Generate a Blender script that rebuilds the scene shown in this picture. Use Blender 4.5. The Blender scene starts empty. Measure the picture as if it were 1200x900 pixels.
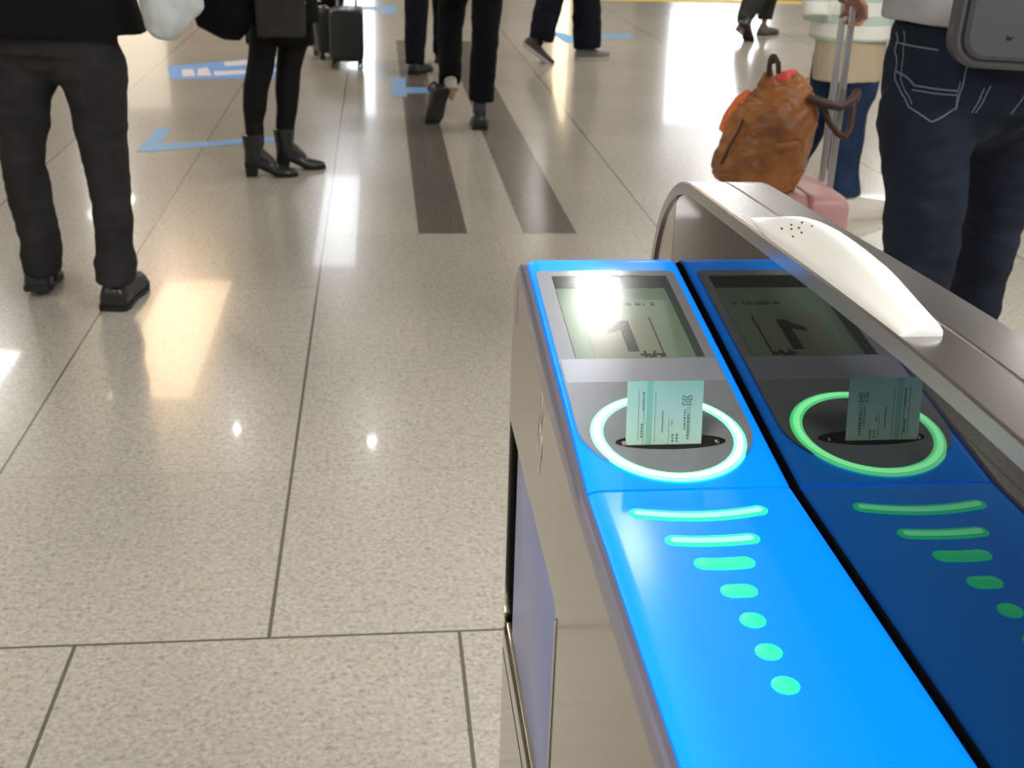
import bpy, bmesh, math, random
from mathutils import Vector, Matrix, noise
random.seed(7)
PI = math.pi
scn = bpy.context.scene
C = scn.collection

# ---------------------------------------------------------------- camera
cd = bpy.data.cameras.new('camera'); cam = bpy.data.objects.new('camera', cd); C.objects.link(cam)
cd.sensor_width = 36.0; cd.lens = 42.0; cd.clip_start = 0.02; cd.clip_end = 200
right = Vector((0.9941706, -0.1041172, 0.0280064))
down = Vector((-0.0152329, -0.3927882, -0.9195028))
fwd = Vector((0.1067366, 0.9137160, -0.3920845))
cam.matrix_world = Matrix(((right.x, -down.x, -fwd.x, 0), (right.y, -down.y, -fwd.y, 0),
                           (right.z, -down.z, -fwd.z, 1.35), (0, 0, 0, 1)))
cd.dof.use_dof = True; cd.dof.focus_distance = 1.05; cd.dof.aperture_fstop = 16
scn.camera = cam
scn.view_settings.view_transform = 'Standard'; scn.view_settings.look = 'None'
scn.view_settings.exposure = 0.14; scn.view_settings.gamma = 1.0
scn.view_settings.use_curve_mapping = False

# ---------------------------------------------------------------- world and lamps
w = bpy.data.worlds.new('hall_air'); scn.world = w; w.use_nodes = True
w.node_tree.nodes['Background'].inputs[0].default_value = (1.0, 0.96, 0.90, 1)
w.node_tree.nodes['Background'].inputs[1].default_value = 0.45

def area(name, loc, sx, sy, power, col=(1, .97, .92), rot=(0, 0, 0)):
    l = bpy.data.lights.new(name, 'AREA'); l.shape = 'RECTANGLE'; l.size = sx; l.size_y = sy
    l.energy = power; l.color = col
    o = bpy.data.objects.new(name, l); o.location = loc; o.rotation_euler = rot; C.objects.link(o)
    return o
CEIL = 3.4
# rows of ceiling luminaires
for yy in (-2.5, 1.0, 8.0, 11.5, 18.0):
    for xx in (-6.5, -4.0, 2.6, 5.2, 8.0):
        area('ceiling_luminaire', (xx, yy, CEIL - .02), .5, 1.2, 36)
area('reader_luminaire', (1.00, 4.72, CEIL - .02), .14, .46, 12)
area('back_fill', (-1.6, -1.2, CEIL - .02), 1.6, 1.2, 75)  # unseen fill added behind the camera to brighten the near floor
area('warm_luminaire', (-2.25, 12.6, CEIL - .02), .8, 3.6, 68, (1, .68, .40))
area('white_luminaire', (-.62, 17.5, CEIL - .02), .55, 5.0, 42, (.92, .95, 1))
area('passage_luminaire', (2.3, .7, CEIL - .02), .8, 2.2, 105, (.97, .98, 1))
for loc in ((-2.59, 14.38), (-1.34, 10.08), (-.11, 9.75)):
    area('downlight', (loc[0], loc[1], CEIL - .02), .04, .04, 5)
# lit sign faces on the far wall (they face the camera)
RX = (PI / 2, 0, 0)
area('sign_face', (-.35, 23.9, 1.6), .55, 3.0, 20, (.86, .92, 1), (-PI / 2, 0, 0))
area('sign_face', (3.55, 23.9, 1.9), .28, 2.6, 9, (1, .80, .5), (-PI / 2, 0, 0))
area('sign_face', (6.7, 23.9, 2.1), 2.0, 2.2, 62, (.95, .97, 1), (-PI / 2, 0, 0))
area('sign_face', (-4.6, 23.9, 1.9), 1.2, 2.2, 12, (1, .86, .66), (-PI / 2, 0, 0))

# ---------------------------------------------------------------- material helpers
def mat(name, col=(.5, .5, .5), rough=.5, metal=0.0, ior=1.45, emit=None, es=0, coat=0, croug=.03, spec=None, sheen=0):
    m = bpy.data.materials.new(name); m.use_nodes = True
    b = m.node_tree.nodes['Principled BSDF']
    b.inputs['Base Color'].default_value = (*col, 1); b.inputs['Roughness'].default_value = rough
    b.inputs['Metallic'].default_value = metal; b.inputs['IOR'].default_value = ior
    b.inputs['Coat Weight'].default_value = coat; b.inputs['Coat Roughness'].default_value = croug
    if sheen: b.inputs['Sheen Weight'].default_value = sheen
    if emit: b.inputs['Emission Color'].default_value = (*emit, 1); b.inputs['Emission Strength'].default_value = es
    return m
class N:
    def __init__(s, m): s.t = m.node_tree; s.b = s.t.nodes['Principled BSDF']
    def n(s, kind, **k):
        x = s.t.nodes.new(kind)
        for a, v in k.items(): setattr(x, a, v)
        return x
    def l(s, a, b): s.t.links.new(a, b)
    def setin(s, x, i, v):
        if hasattr(v, 'is_linked') or isinstance(v, bpy.types.NodeSocket): s.l(v, x.inputs[i])
        else: x.inputs[i].default_value = v
    def m(s, op, a, b=0.0, c=0.0):
        x = s.n('ShaderNodeMath', operation=op)
        s.setin(x, 0, a); s.setin(x, 1, b)
        if len(x.inputs) > 2: s.setin(x, 2, c)
        return x.outputs[0]
    def noise(s, scale, detail=3, rough=.5, vec=None):
        x = s.n('ShaderNodeTexNoise'); x.inputs['Scale'].default_value = scale
        x.inputs['Detail'].default_value = detail; x.inputs['Roughness'].default_value = rough
        if vec is not None: s.l(vec, x.inputs['Vector'])
        return x.outputs['Fac']
    def ramp(s, fac, stops):
        x = s.n('ShaderNodeValToRGB'); s.l(fac, x.inputs[0]); e = x.color_ramp.elements
        while len(e) < len(stops): e.new(.5)
        for q, (p, c) in zip(e, stops): q.position = p; q.color = (*c, 1)
        return x.outputs[0]
    def mix(s, f, a, b, kind='MIX'):
        x = s.n('ShaderNodeMix', data_type='RGBA', blend_type=kind)
        s.setin(x, 0, f); s.setin(x, 6, a if not isinstance(a, tuple) else (*a, 1)); s.setin(x, 7, b if not isinstance(b, tuple) else (*b, 1))
        return x.outputs[2]
    def obj(s): return s.n('ShaderNodeTexCoord').outputs['Object']
    def bump(s, h, st=.3, d=.01):
        x = s.n('ShaderNodeBump'); x.inputs['Strength'].default_value = st; x.inputs['Distance'].default_value = d
        s.l(h, x.inputs['Height']); s.l(x.outputs[0], s.b.inputs['Normal'])

def fabric(name, c1, c2, scale=60, rough=.85, bump=.25):
    m = mat(name, c1, rough); q = N(m); v = q.obj()
    f = q.noise(scale * .08, 3, .6, v); q.l(q.ramp(f, [(.3, c1), (.75, c2)]), q.b.inputs['Base Color'])
    q.b.inputs['Specular IOR Level'].default_value = .18
    q.bump(q.noise(scale * 8, 2, .5, v), bump, .002); return m

# floor: polished granite tiles
fm = mat('granite_floor', (.46, .43, .38), .2, ior=1.5, coat=.25, croug=.04); q = N(fm); v = q.obj()
sep = q.n('ShaderNodeSeparateXYZ'); q.l(v, sep.inputs[0]); X, Y = sep.outputs[0], sep.outputs[1]
def joint(co, x0, d, wd):
    a = q.m('DIVIDE', q.m('SUBTRACT', co, x0), d); a = q.m('ADD', a, .5); a = q.m('FRACT', a)
    a = q.m('ABSOLUTE', q.m('SUBTRACT', a, .5)); a = q.m('MULTIPLY', a, d)
    return q.m('LESS_THAN', a, wd / 2)
near = q.m('LESS_THAN', Y, 1.937)
jx = q.m('ADD', q.m('MULTIPLY', near, joint(X, .138, .72, .0075)), q.m('MULTIPLY', q.m('SUBTRACT', 1, near), joint(X, -.225, 1.38, .0078)))
jxs = q.m('MULTIPLY', q.m('SUBTRACT', 1, near), joint(X, .465, 1.38, .003))
jxl = q.m('MULTIPLY', q.m('SUBTRACT', 1, near), q.m('MULTIPLY', q.m('LESS_THAN', X, -.5), joint(X, -.915, 1.38, .006)))
jy = q.m('LESS_THAN', q.m('ABSOLUTE', q.m('SUBTRACT', Y, 1.937)), .0034)
jys = joint(Y, 1.937, .6925, .004)
strong = q.m('MAXIMUM', q.m('MAXIMUM', jx, jy), jxl); weak = q.m('MAXIMUM', jys, jxs)
sp = q.noise(95, 4, .65, v); sp2 = q.noise(38, 3, .6, v); big = q.noise(1.3, 3, .55, v)
base = q.ramp(sp, [(.30, (.27, .255, .225)), (.44, (.455, .43, .385)), (.56, (.50, .475, .43)), (.72, (.64, .61, .56))])
tint = q.ramp(sp2, [(.3, (.86, .85, .83)), (.55, (1, 1, 1)), (.72, (1.0, .96, .91))])
base = q.mix(1.0, base, tint, 'MULTIPLY')
base = q.mix(1.0, base, q.ramp(big, [(.3, (.94, .925, .90)), (.7, (1.04, 1.015, .965))]), 'MULTIPLY')
# each slab its own shade
sx = q.m('FLOOR', q.m('DIVIDE', q.m('ADD', X, .225), .69)); sy = q.m('FLOOR', q.m('DIVIDE', q.m('SUBTRACT', Y, 1.937), .6925))
cx = q.n('ShaderNodeCombineXYZ'); q.l(sx, cx.inputs[0]); q.l(sy, cx.inputs[1])
wn = q.n('ShaderNodeTexWhiteNoise'); q.l(cx.outputs[0], wn.inputs[0])
base = q.mix(1.0, base, q.ramp(wn.outputs[0], [(0, (.95, .95, .95)), (1, (1.03, 1.03, 1.03))]), 'MULTIPLY')
base = q.mix(q.m('MULTIPLY', weak, .30), base, (.2, .18, .16))
base = q.mix(q.m('MULTIPLY', strong, .92), base, (.10, .09, .08))
q.l(base, q.b.inputs['Base Color'])
q.l(q.m('ADD', .17, q.m('MULTIPLY', sp, .08)), q.b.inputs['Roughness'])

dm = mat('dark_granite', (.12, .10, .085), .2, ior=1.5); q = N(dm); v = q.obj()
q.l(q.ramp(q.noise(95, 4, .65, v), [(.3, (.085, .072, .06)), (.5, (.145, .125, .105)), (.7, (.2, .175, .15))]), q.b.inputs['Base Color'])

def steel(name, col, rough, scale_vec=(4, 4, 260), amp=.08):
    m = mat(name, col, rough, 1.0); q = N(m); v = q.obj()
    mp = q.n('ShaderNodeMapping'); mp.inputs['Scale'].default_value = scale_vec; q.l(v, mp.inputs[0])
    f = q.noise(1.0, 3, .6, mp.outputs[0])
    q.l(q.m('ADD', rough - amp / 2, q.m('MULTIPLY', f, amp)), q.b.inputs['Roughness']); return m
STEEL = steel('side_steel', (.44, .405, .36), .12, (3, 3, 120), .05)
RAIL = steel('rail_steel', (.39, .375, .37), .22, (90, 2, 2), .03)
CAP = steel('cap_steel', (.52, .49, .45), .22)
BRIGHT = mat('bright_steel', (.8, .76, .68), .12, 1.0)
TRIM = mat('edge_trim_grey', (.26, .25, .33), .28, .55)
BLUE = mat('blue_plastic_added_glow', (.0, .33, .98), .35, ior=1.4, coat=.25, croug=.14, emit=(0, .20, 1), es=.75)  # emission added to brighten the blue; top assumed lit from within
GREY = mat('reader_grey', (.33, .345, .39), .12, ior=1.5)
MIRR = mat('dark_glossy_panel', (.006, .0055, .005), .012, ior=1.6)
DARK = mat('dark_gap', (.008, .008, .009), .6)
BLACK = mat('black_plastic', (.012, .012, .013), .35)
RING = mat('ring_light', (.6, .9, .7), .3, emit=(.05, 1.0, .30), es=2.2)
RINGC = mat('ring_core', (.8, 1, .9), .3, emit=(.19, 1.0, .34), es=3.5)
BARM = mat('guide_light', (.05, .7, .4), .3, emit=(.02, 1.0, .35), es=1.0)
BARC = mat('guide_light_core', (.4, .9, .7), .3, emit=(.14, 1.0, .42), es=1.7)
WHITE = mat('white_plastic', (.88, .88, .84), .38, coat=.3, croug=.2)
PAD = mat('flap_blue', (.17, .21, .46), .35, coat=.3, croug=.2)
LCD = mat('lcd', (.36, .47, .37), .3); LCDP = mat('lcd_panel', (.41, .40, .33), .3)
INK = mat('lcd_ink', (.05, .05, .055), .4); WELL = mat('screen_well', (.11, .12, .12), .5)
GLASS = bpy.data.materials.new('cover_glass'); GLASS.use_nodes = True
_t = GLASS.node_tree; _t.nodes.clear()
_o = _t.nodes.new('ShaderNodeOutputMaterial'); _mx = _t.nodes.new('ShaderNodeMixShader'); _f = _t.nodes.new('ShaderNodeFresnel')
_tr = _t.nodes.new('ShaderNodeBsdfTransparent'); _g = _t.nodes.new('ShaderNodeBsdfGlossy')
_f.inputs[0].default_value = 1.5; _g.inputs['Roughness'].default_value = .13; _tr.inputs[0].default_value = (.93, .95, .93, 1)
_gm = _t.nodes.new('ShaderNodeNewGeometry'); _ma = _t.nodes.new('ShaderNodeMath'); _ma.operation = 'SUBTRACT'; _ma.inputs[0].default_value = 1.0
_mb = _t.nodes.new('ShaderNodeMath'); _mb.operation = 'MULTIPLY'; _t.links.new(_gm.outputs['Backfacing'], _ma.inputs[1])
_t.links.new(_f.outputs[0], _mb.inputs[0]); _t.links.new(_ma.outputs[0], _mb.inputs[1]); _t.links.new(_mb.outputs[0], _mx.inputs[0]); _t.links.new(_tr.outputs[0], _mx.inputs[1]); _t.links.new(_g.outputs[0], _mx.inputs[2]); _t.links.new(_mx.outputs[0], _o.inputs[0])

# ---------------------------------------------------------------- object helpers
def obj(name, bm, m, parent=None, smooth=True, loc=None, angle=35):
    me = bpy.data.meshes.new(name)
    if isinstance(bm, bpy.types.Mesh): me = bm
    else:
        bmesh.ops.recalc_face_normals(bm, faces=bm.faces[:]); bm.to_mesh(me); bm.free()
    o = bpy.data.objects.new(name, me); C.objects.link(o)
    base = Vector((0, 0, 0)); p = parent
    while p is not None: base += p.location; p = p.parent
    if loc is not None: l = Vector(loc); me.transform(Matrix.Translation(-l)); o.location = l - base
    else:
        me.transform(Matrix.Translation(-base))
    if parent is not None: o.parent = parent
    me.materials.clear()
    for x in (m if isinstance(m, (list, tuple)) else [m]): me.materials.append(x)
    if smooth:
        for f in me.polygons: f.use_smooth = True
        me.set_sharp_from_angle(angle=math.radians(angle))
    return o
def tag(o, label, cat, group=None, kind=None):
    o['label'] = label; o['category'] = cat
    if group: o['group'] = group
    if kind: o['kind'] = kind
    return o
def thing(name, label, cat, loc, group=None):
    o = bpy.data.objects.new(name, None); o.empty_display_size = .1; C.objects.link(o); o.location = loc
    return tag(o, label, cat, group)
def struct(name, bm, m, label=None):
    o = obj(name, bm, m, smooth=False); o['kind'] = 'structure'
    if label: o['label'] = label
    return o
def box(bm, x0, x1, y0, y1, z0, z1, bev=0, seg=2, M=None):
    r = bmesh.ops.create_cube(bm, size=1); vs = r['verts']
    for v in vs: v.co = Vector(((x0 + x1) / 2 + v.co.x * (x1 - x0), (y0 + y1) / 2 + v.co.y * (y1 - y0), (z0 + z1) / 2 + v.co.z * (z1 - z0)))
    if bev:
        es = list({e for v in vs for e in v.link_edges})
        r = bmesh.ops.bevel(bm, geom=es, offset=bev, segments=seg, affect='EDGES', profile=.5); vs = list({v for f in r['faces'] for v in f.verts} | {v for v in vs if v.is_valid})
    if M is not None:
        for v in vs: v.co = M @ v.co
    return vs
def prism(bm, poly, a, b, axis='x'):
    """closed polygon of 2-D points extruded along an axis"""
    def P(u, v, t): return {'x': (t, u, v), 'y': (u, t, v), 'z': (u, v, t)}[axis]
    A = [bm.verts.new(P(u, v, a)) for u, v in poly]; B = [bm.verts.new(P(u, v, b)) for u, v in poly]
    n = len(poly); bm.faces.new(A); bm.faces.new(B[::-1])
    for i in range(n): bm.faces.new((A[i], B[i], B[(i + 1) % n], A[(i + 1) % n]))
def rings(bm, rs, closed_ring=True, cap=True):
    """bridge a list of equally long vertex loops"""
    V = [[bm.verts.new(p) for p in r] for r in rs]; n = len(V[0])
    for a, b in zip(V, V[1:]):
        for i in range(n if closed_ring else n - 1): bm.faces.new((a[i], a[(i + 1) % n], b[(i + 1) % n], b[i]))
    if cap and closed_ring: bm.faces.new(V[0][::-1]); bm.faces.new(V[-1])
    return V
def loft(bm, pts, side=(1, 0, 0), n=20):
    """tube through (x, y, z, rx[, ry]) with flat ends"""
    P = [Vector(p[:3]) for p in pts]; rs = []
    for i, p in enumerate(pts):
        t = (P[min(i + 1, len(P) - 1)] - P[max(i - 1, 0)]).normalized()
        s = Vector(side); s = (s - t * s.dot(t)).normalized(); u = t.cross(s)
        rx = p[3]; ry = p[4] if len(p) > 4 else p[3]
        rs.append([P[i] + s * rx * math.cos(2 * PI * k / n) + u * ry * math.sin(2 * PI * k / n) for k in range(n)])
    return rings(bm, rs)
def tube(bm, pts, r, n=10):
    side = (1, 0, 0)
    d = (Vector(pts[-1]) - Vector(pts[0])).normalized()
    if abs(d.x) > .8: side = (0, 0, 1)
    loft(bm, [(*p, r) for p in pts], side, n)
def ball(bm, c, r, s=(1, 1, 1), M=None, sub=3):
    rr = bmesh.ops.create_icosphere(bm, subdivisions=sub, radius=1)
    for v in rr['verts']:
        q = Vector((v.co.x * r * s[0], v.co.y * r * s[1], v.co.z * r * s[2]))
        if M is not None: q = M @ q
        v.co = q + Vector(c)
def capsule(bm, a, b, ra, rb, n=14):
    a = Vector(a); b = Vector(b); d = b - a
    side = Vector((1, 0, 0)) if abs(d.normalized().x) < .8 else Vector((0, 0, 1))
    loft(bm, [(*a, ra), (*((a + b) / 2), (ra + rb) / 2), (*b, rb)], side, n)
    ball(bm, a, ra, sub=2); ball(bm, b, rb, sub=2)
def baked(bm, voxel=.012, smooth=3, wr=None):
    bmesh.ops.recalc_face_normals(bm, faces=bm.faces[:])
    me = bpy.data.meshes.new('t'); bm.to_mesh(me); bm.free()
    o = bpy.data.objects.new('t', me); C.objects.link(o)
    r = o.modifiers.new('r', 'REMESH'); r.mode = 'VOXEL'; r.voxel_size = voxel
    if smooth: s = o.modifiers.new('s', 'SMOOTH'); s.iterations = smooth; s.factor = .5
    dg = bpy.context.evaluated_depsgraph_get(); dg.update()
    out = bpy.data.meshes.new_from_object(o.evaluated_get(dg)); bpy.data.objects.remove(o); bpy.data.meshes.remove(me)
    if wr:
        amp, fr = wr
        nn = [v.normal.copy() for v in out.vertices]
        for v, n_ in zip(out.vertices, nn):
            p = Vector((v.co.x * fr[0], v.co.y * fr[1], v.co.z * fr[2]))
            v.co += n_ * amp * (noise.noise(p) + .5 * noise.noise(p * 2.3))
    return out

# ================================================================ SETTING
bm = bmesh.new(); box(bm, -14, 14, -6, 24, -.2, 0); struct('floor', bm, fm, 'polished speckled granite tile floor')
bm = bmesh.new(); box(bm, .150, .348, 4.708, 10.75, -.05, .0012); struct('trim_1', bm, dm, 'left dark inlaid stone strip in the floor')
bm = bmesh.new(); box(bm, .578, .798, 4.708, 10.75, -.05, .0012); struct('trim_2', bm, dm, 'right dark inlaid stone strip in the floor')
ym = mat('yellow_paving', (.85, .62, .06), .6); bm = bmesh.new(); box(bm, 1.6, 13, 14.72, 15.02, -.05, .004)
for i in range(220):
    x = 1.65 + i * .05
    for y in (14.77, 14.87, 14.97): box(bm, x, x + .022, y - .011, y + .011, .003, .008)
struct('trim_3', bm, ym, 'yellow tactile paving strip across the far floor')
cm = mat('ceiling_panels', (.62, .61, .58), .6); q = N(cm); v = q.obj()
bt = q.n('ShaderNodeTexBrick'); q.l(v, bt.inputs['Vector']); bt.offset = 0
bt.inputs['Color1'].default_value = (.62, .61, .58, 1); bt.inputs['Color2'].default_value = (.58, .57, .54, 1); bt.inputs['Mortar'].default_value = (.2, .2, .2, 1)
bt.inputs['Scale'].default_value = 1; bt.inputs['Mortar Size'].default_value = .01; bt.inputs['Brick Width'].default_value = 1.2; bt.inputs['Row Height'].default_value = .6
q.l(bt.outputs[0], q.b.inputs['Base Color'])
bm = bmesh.new(); box(bm, -14, 14, -6, 24, CEIL, CEIL + .2); struct('ceiling', bm, cm)
wm = mat('wall_panels', (.42, .38, .33), .4); q = N(wm); v = q.obj()
sp_ = q.n('ShaderNodeSeparateXYZ'); q.l(v, sp_.inputs[0])
wn = q.n('ShaderNodeTexWhiteNoise', noise_dimensions='1D'); q.l(q.m('FLOOR', q.m('MULTIPLY', sp_.outputs[0], .8)), wn.inputs['W'])
q.l(q.ramp(wn.outputs[0], [(0, (.16, .14, .12)), (.5, (.42, .39, .34)), (1, (.62, .58, .52))]), q.b.inputs['Base Color'])
bm = bmesh.new(); box(bm, -14, 14, 24, 24.2, 0, CEIL); struct('wall_far', bm, wm)

# ================================================================ TICKET GATE
GX = .2305
gate = thing('ticket_gate', 'steel ticket gate with blue top with added glow, lit green ring and rail-topped dark side wall', 'ticket gate', (.25, .6, 0))
def dens(path, step=.012):
    out = []
    for (a, b), (c, d) in zip(path, path[1:]):
        n = max(1, int(math.hypot(c - a, d - b) / step))
        out += [(a + (c - a) * i / n, b + (d - b) * i / n) for i in range(n)]
    return out + [path[-1]]
SL = .134
def ztop(y):
    if y <= .79: return .921
    return .921 + SL * (y - .79)
def arc(cy, cz, r, a0, a1, n):
    return [(cy + r * math.cos(math.radians(a0 + (a1 - a0) * i / n)), cz + r * math.sin(math.radians(a0 + (a1 - a0) * i / n))) for i in range(n + 1)]
path_low = [(-.02, .80), (-.01, .86), (.01, .895), (.045, .915), (.09, .921)] + [(y / 100, .921) for y in range(12, 79, 3)] + [(.7885, .921)]
zt = ztop(1.195)
path_up = [(.7915, .9212)] + [(.79 + i * .0225, ztop(.79 + i * .0225)) for i in range(1, 19)] + arc(1.198, zt - .046, .046, 90, 0, 10) + [(1.244, .90)]
def norm(path, i):
    a = path[max(i - 1, 0)]; b = path[min(i + 1, len(path) - 1)]
    d = Vector((b[0] - a[0], b[1] - a[1])).normalized(); return Vector((-d.y, d.x))
def sweep(path, cross, drop=None):
    """cross: list of (x, offset along the outward normal); closed section"""
    rs = []
    for i, (y, z) in enumerate(path):
        n_ = norm(path, i); k = drop(y) if drop else 1
        rs.append([Vector((x, y + n_.x * o * k, z + n_.y * o * k)) for x, o in cross])
    bm = bmesh.new(); rings(bm, rs); return bm
def cover_cross(xl, xr, sh):
    c = []
    prof = [(0, -1.0), (.0004, -.72), (.0018, -.42), (.0045, -.18), (.0085, -.05), (.0135, 0)]
    c += [(xl + a, sh * b) for a, b in prof]; c += [(xr - a * .5, sh * b * .22) for a, b in prof[::-1]]
    c += [(xr - .0008, -.0045), (xr - .002, -.02), (xl + .002, -.02)]
    return c
kk = lambda y: .42 if y < .79 else min(1.0, .42 + (y - .79) * 5)
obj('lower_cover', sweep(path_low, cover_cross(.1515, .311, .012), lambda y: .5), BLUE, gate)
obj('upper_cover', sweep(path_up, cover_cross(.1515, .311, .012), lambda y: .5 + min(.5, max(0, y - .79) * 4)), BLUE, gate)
# left edge trim (a grey-violet bevel)
pt = path_low[:-1] + path_up
def tr_cross(xl): return [(xl, -.010), (xl + .0008, -.0045), (xl + .0030, -.0022), (xl + .0068, -.0015), (xl + .0068, -.018), (xl, -.018)]
obj('edge_trim', sweep(pt, tr_cross(.1447), lambda y: 1 if y < .79 else 1 + min(.7, (y - .79) * 4)), TRIM, gate)
obj('inner_edge_trim', sweep(pt, [(.3106, -.0022), (.3122, -.0028), (.3125, -.0040), (.3125, -.03), (.3106, -.03)]), BLACK, gate)

# steel body with the flap recess cut into its left side
prof = [(y, z - .010) if y < .8 else (y + .002, z - .010 - min(.004, (y - .8) * .02)) for y, z in pt] + [(1.255, .86), (1.255, .0), (-.03, 0), (-.03, .80)]
RY0, RY1, RZ0, RZ1 = .862, 1.247, .487, .770
rec = [(RY0, RZ0), (RY1, RZ0), (RY1, RZ1), (RY0 + .02, RZ1), (RY0 + .006, RZ1 - .004), (RY0, RZ1 - .014)]
def plate_with_hole(bm, outer, hole, xa, xb):
    a = bm.verts.new
    Oa = [a((xa, y, z)) for y, z in outer]; Ha = [a((xa, y, z)) for y, z in hole]
    es = [bm.edges.new((L[i], L[(i + 1) % len(L)])) for L in (Oa, Ha) for i in range(len(L))]
    bmesh.ops.triangle_fill(bm, use_beauty=True, use_dissolve=False, edges=es, normal=(-1, 0, 0))
    Hb = [a((xb, y, z)) for y, z in hole]; n = len(hole)
    for i in range(n): bm.faces.new((Ha[i], Ha[(i + 1) % n], Hb[(i + 1) % n], Hb[i]))
    bm.faces.new(Hb)
    Ob = [a((.3125, y, z)) for y, z in outer]; n = len(outer)
    for i in range(n): bm.faces.new((Oa[i], Oa[(i + 1) % n], Ob[(i + 1) % n], Ob[i]))
    bm.faces.new(Ob)
bm = bmesh.new(); plate_with_hole(bm, prof, rec, .145, .172); o = obj('cabinet_body', bm, STEEL, gate, angle=25)
bm = bmesh.new(); prism(bm, [(RY0 + .001, RZ0 + .001), (RY1 - .001, RZ0 + .001), (RY1 - .001, RZ1 - .001), (RY0 + .001, RZ1 - .016)], .1712, .1718); obj('recess_back', bm, DARK, gate, False)
# flap door folded in the recess
bm = bmesh.new(); box(bm, .1485, .163, RY0 + .012, 1.196, RZ0 + .020, RZ1 - .008, .004, 3); fl = obj('flap_door', bm, PAD, gate)
bm = bmesh.new(); box(bm, .151, .171, 1.196, 1.212, RZ0 + .006, RZ1 - .003, .003, 2); obj('hinge_post', bm, BLACK, fl)
bm = bmesh.new(); box(bm, .1475, .165, RY0 + .0035, RY0 + .0115, RZ0 + .006, RZ1 - .018, .002, 2); obj('edge_strip', bm, BRIGHT, fl)
bm = bmesh.new(); box(bm, .1465, .164, RY0 + .003, RY1 - .01, RZ0 + .004, RZ0 + .012, .002, 2); obj('bottom_strip', bm, BRIGHT, fl)
# frame line round the recess (a thin raised lip) and a seam below it
bm = bmesh.new()
for a, b in (((RY0 - .006, RZ0 - .006), (RY1, RZ0 - .001)), ((RY0 - .006, RZ0 - .006), (RY0 - .001, RZ1 - .01))):
    box(bm, .1435, .1455, a[0], b[0], a[1], b[1], .0008, 1)
obj('recess_frame', bm, CAP, gate)
bm = bmesh.new(); box(bm, .1446, .1452, -.03, 1.255, .446, .4485); box(bm, .1446, .1452, .846, .848, .0, .446); box(bm, .1446, .1452, -.03, .30, .7, .7015)
obj('panel_seam', bm, DARK, gate, False)
# faint engraved crossing lines on the side plate
bm = bmesh.new()
def side_line(p, r=.00028): tube(bm, [(.1449, y, z) for y, z in p], r, 5)
cy0, cz0 = 1.000, .868
for s in (1, -1):
    side_line([(cy0 + s * .010 * math.sin(t * PI * 2.0), cz0 + (t - .5) * .085) for t in [i / 16 for i in range(17)]])
    side_line([(cy0 + s * .017 * math.sin(t * PI * 1.2 + .3), cz0 + (t - .5) * .055) for t in [i / 12 for i in range(13)]])
side_line([(cy0 - .02, cz0 - .004), (cy0 - .008, cz0 + .001)]); side_line([(cy0 + .008, cz0 + .001), (cy0 + .02, cz0 + .006)])
obj('engraved_mark', bm, mat('engraving', (.32, .30, .27), .4, .8), gate)

# --- reader panel (grey) on the sloping top, with a well cut for the screen
cA = math.atan(SL); Tn = Vector((0, -math.sin(cA), math.cos(cA))); Tt = Vector((0, math.cos(cA), math.sin(cA)))
def S(x, y, off=0.0):
    """point above the slope at horizontal position y"""
    return Vector((x, y, .921 + SL * (y - .79))) + Tn * off
PXL, PXR = .1575, .3025
out = [(PXR - .005, 1.172), (PXR - .001, 1.168), (PXR, 1.160)]
rr_ = (PXR - PXL) / 2; cyp = .8765
out += [(PXR, 1.05), (PXR, .95)]
out += [((PXL + PXR) / 2 + rr_ * math.cos(a), cyp + rr_ * .99 * math.sin(a)) for a in [-i * PI / 28 for i in range(29)]]
out += [(PXL, .95), (PXL, 1.05), (PXL, 1.160), (PXL + .001, 1.168), (PXL + .005, 1.172)]
WX0, WX1, WY0, WY1 = .1725, .2930, .9905, 1.1600
hole = [(WX0, WY0), (WX1, WY0), (WX1, WY1), (WX0, WY1)]
bm = bmesh.new()
TH = .0016
Oa = [bm.verts.new(S(x, y, TH)) for x, y in out]; Ha = [bm.verts.new(S(x, y, TH)) for x, y in hole]
es = [bm.edges.new((L[i], L[(i + 1) % len(L)])) for L in (Oa, Ha) for i in range(len(L))]
bmesh.ops.triangle_fill(bm, use_beauty=True, edges=es, normal=Tn)
Ob = [bm.verts.new(S(x, y, -.004)) for x, y in out]; Hb = [bm.verts.new(S(x, y, -.015)) for x, y in hole]
for A_, B_ in ((Oa, Ob), (Ha, Hb)):
    for i in range(len(A_)): bm.faces.new((A_[i], A_[(i + 1) % len(A_)], B_[(i + 1) % len(A_)], B_[i]))
rp = obj('reader_panel', bm, GREY, gate, smooth=True, angle=20)
# cut the same well into the blue cover and steel so the screen lies in it
def cutter(y0, y1, x0, x1, d0, d1):
    bm = bmesh.new()
    P = [S(x, y, d) for d in (d0, d1) for x, y in ((x0, y0), (x1, y0), (x1, y1), (x0, y1))]
    V = [bm.verts.new(p) for p in P]
    for f in ((0, 1, 2, 3), (7, 6, 5, 4), (0, 4, 5, 1), (1, 5, 6, 2), (2, 6, 7, 3), (3, 7, 4, 0)): bm.faces.new([V[i] for i in f])
    bmesh.ops.recalc_face_normals(bm, faces=bm.faces[:])
    me = bpy.data.meshes.new('cut'); bm.to_mesh(me); bm.free(); o = bpy.data.objects.new('cut', me); C.objects.link(o); return o
def cut_objects(names, args):
    c = cutter(*args)
    for o in list(gate.children):
        if o.name in names:
            md = o.modifiers.new('b', 'BOOLEAN'); md.operation = 'DIFFERENCE'; md.object = c; md.solver = 'EXACT'
            dg = bpy.context.evaluated_depsgraph_get(); dg.update()
            me = bpy.data.meshes.new_from_object(o.evaluated_get(dg)); o.modifiers.clear(); o.data = me
    bpy.data.objects.remove(c)
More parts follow.
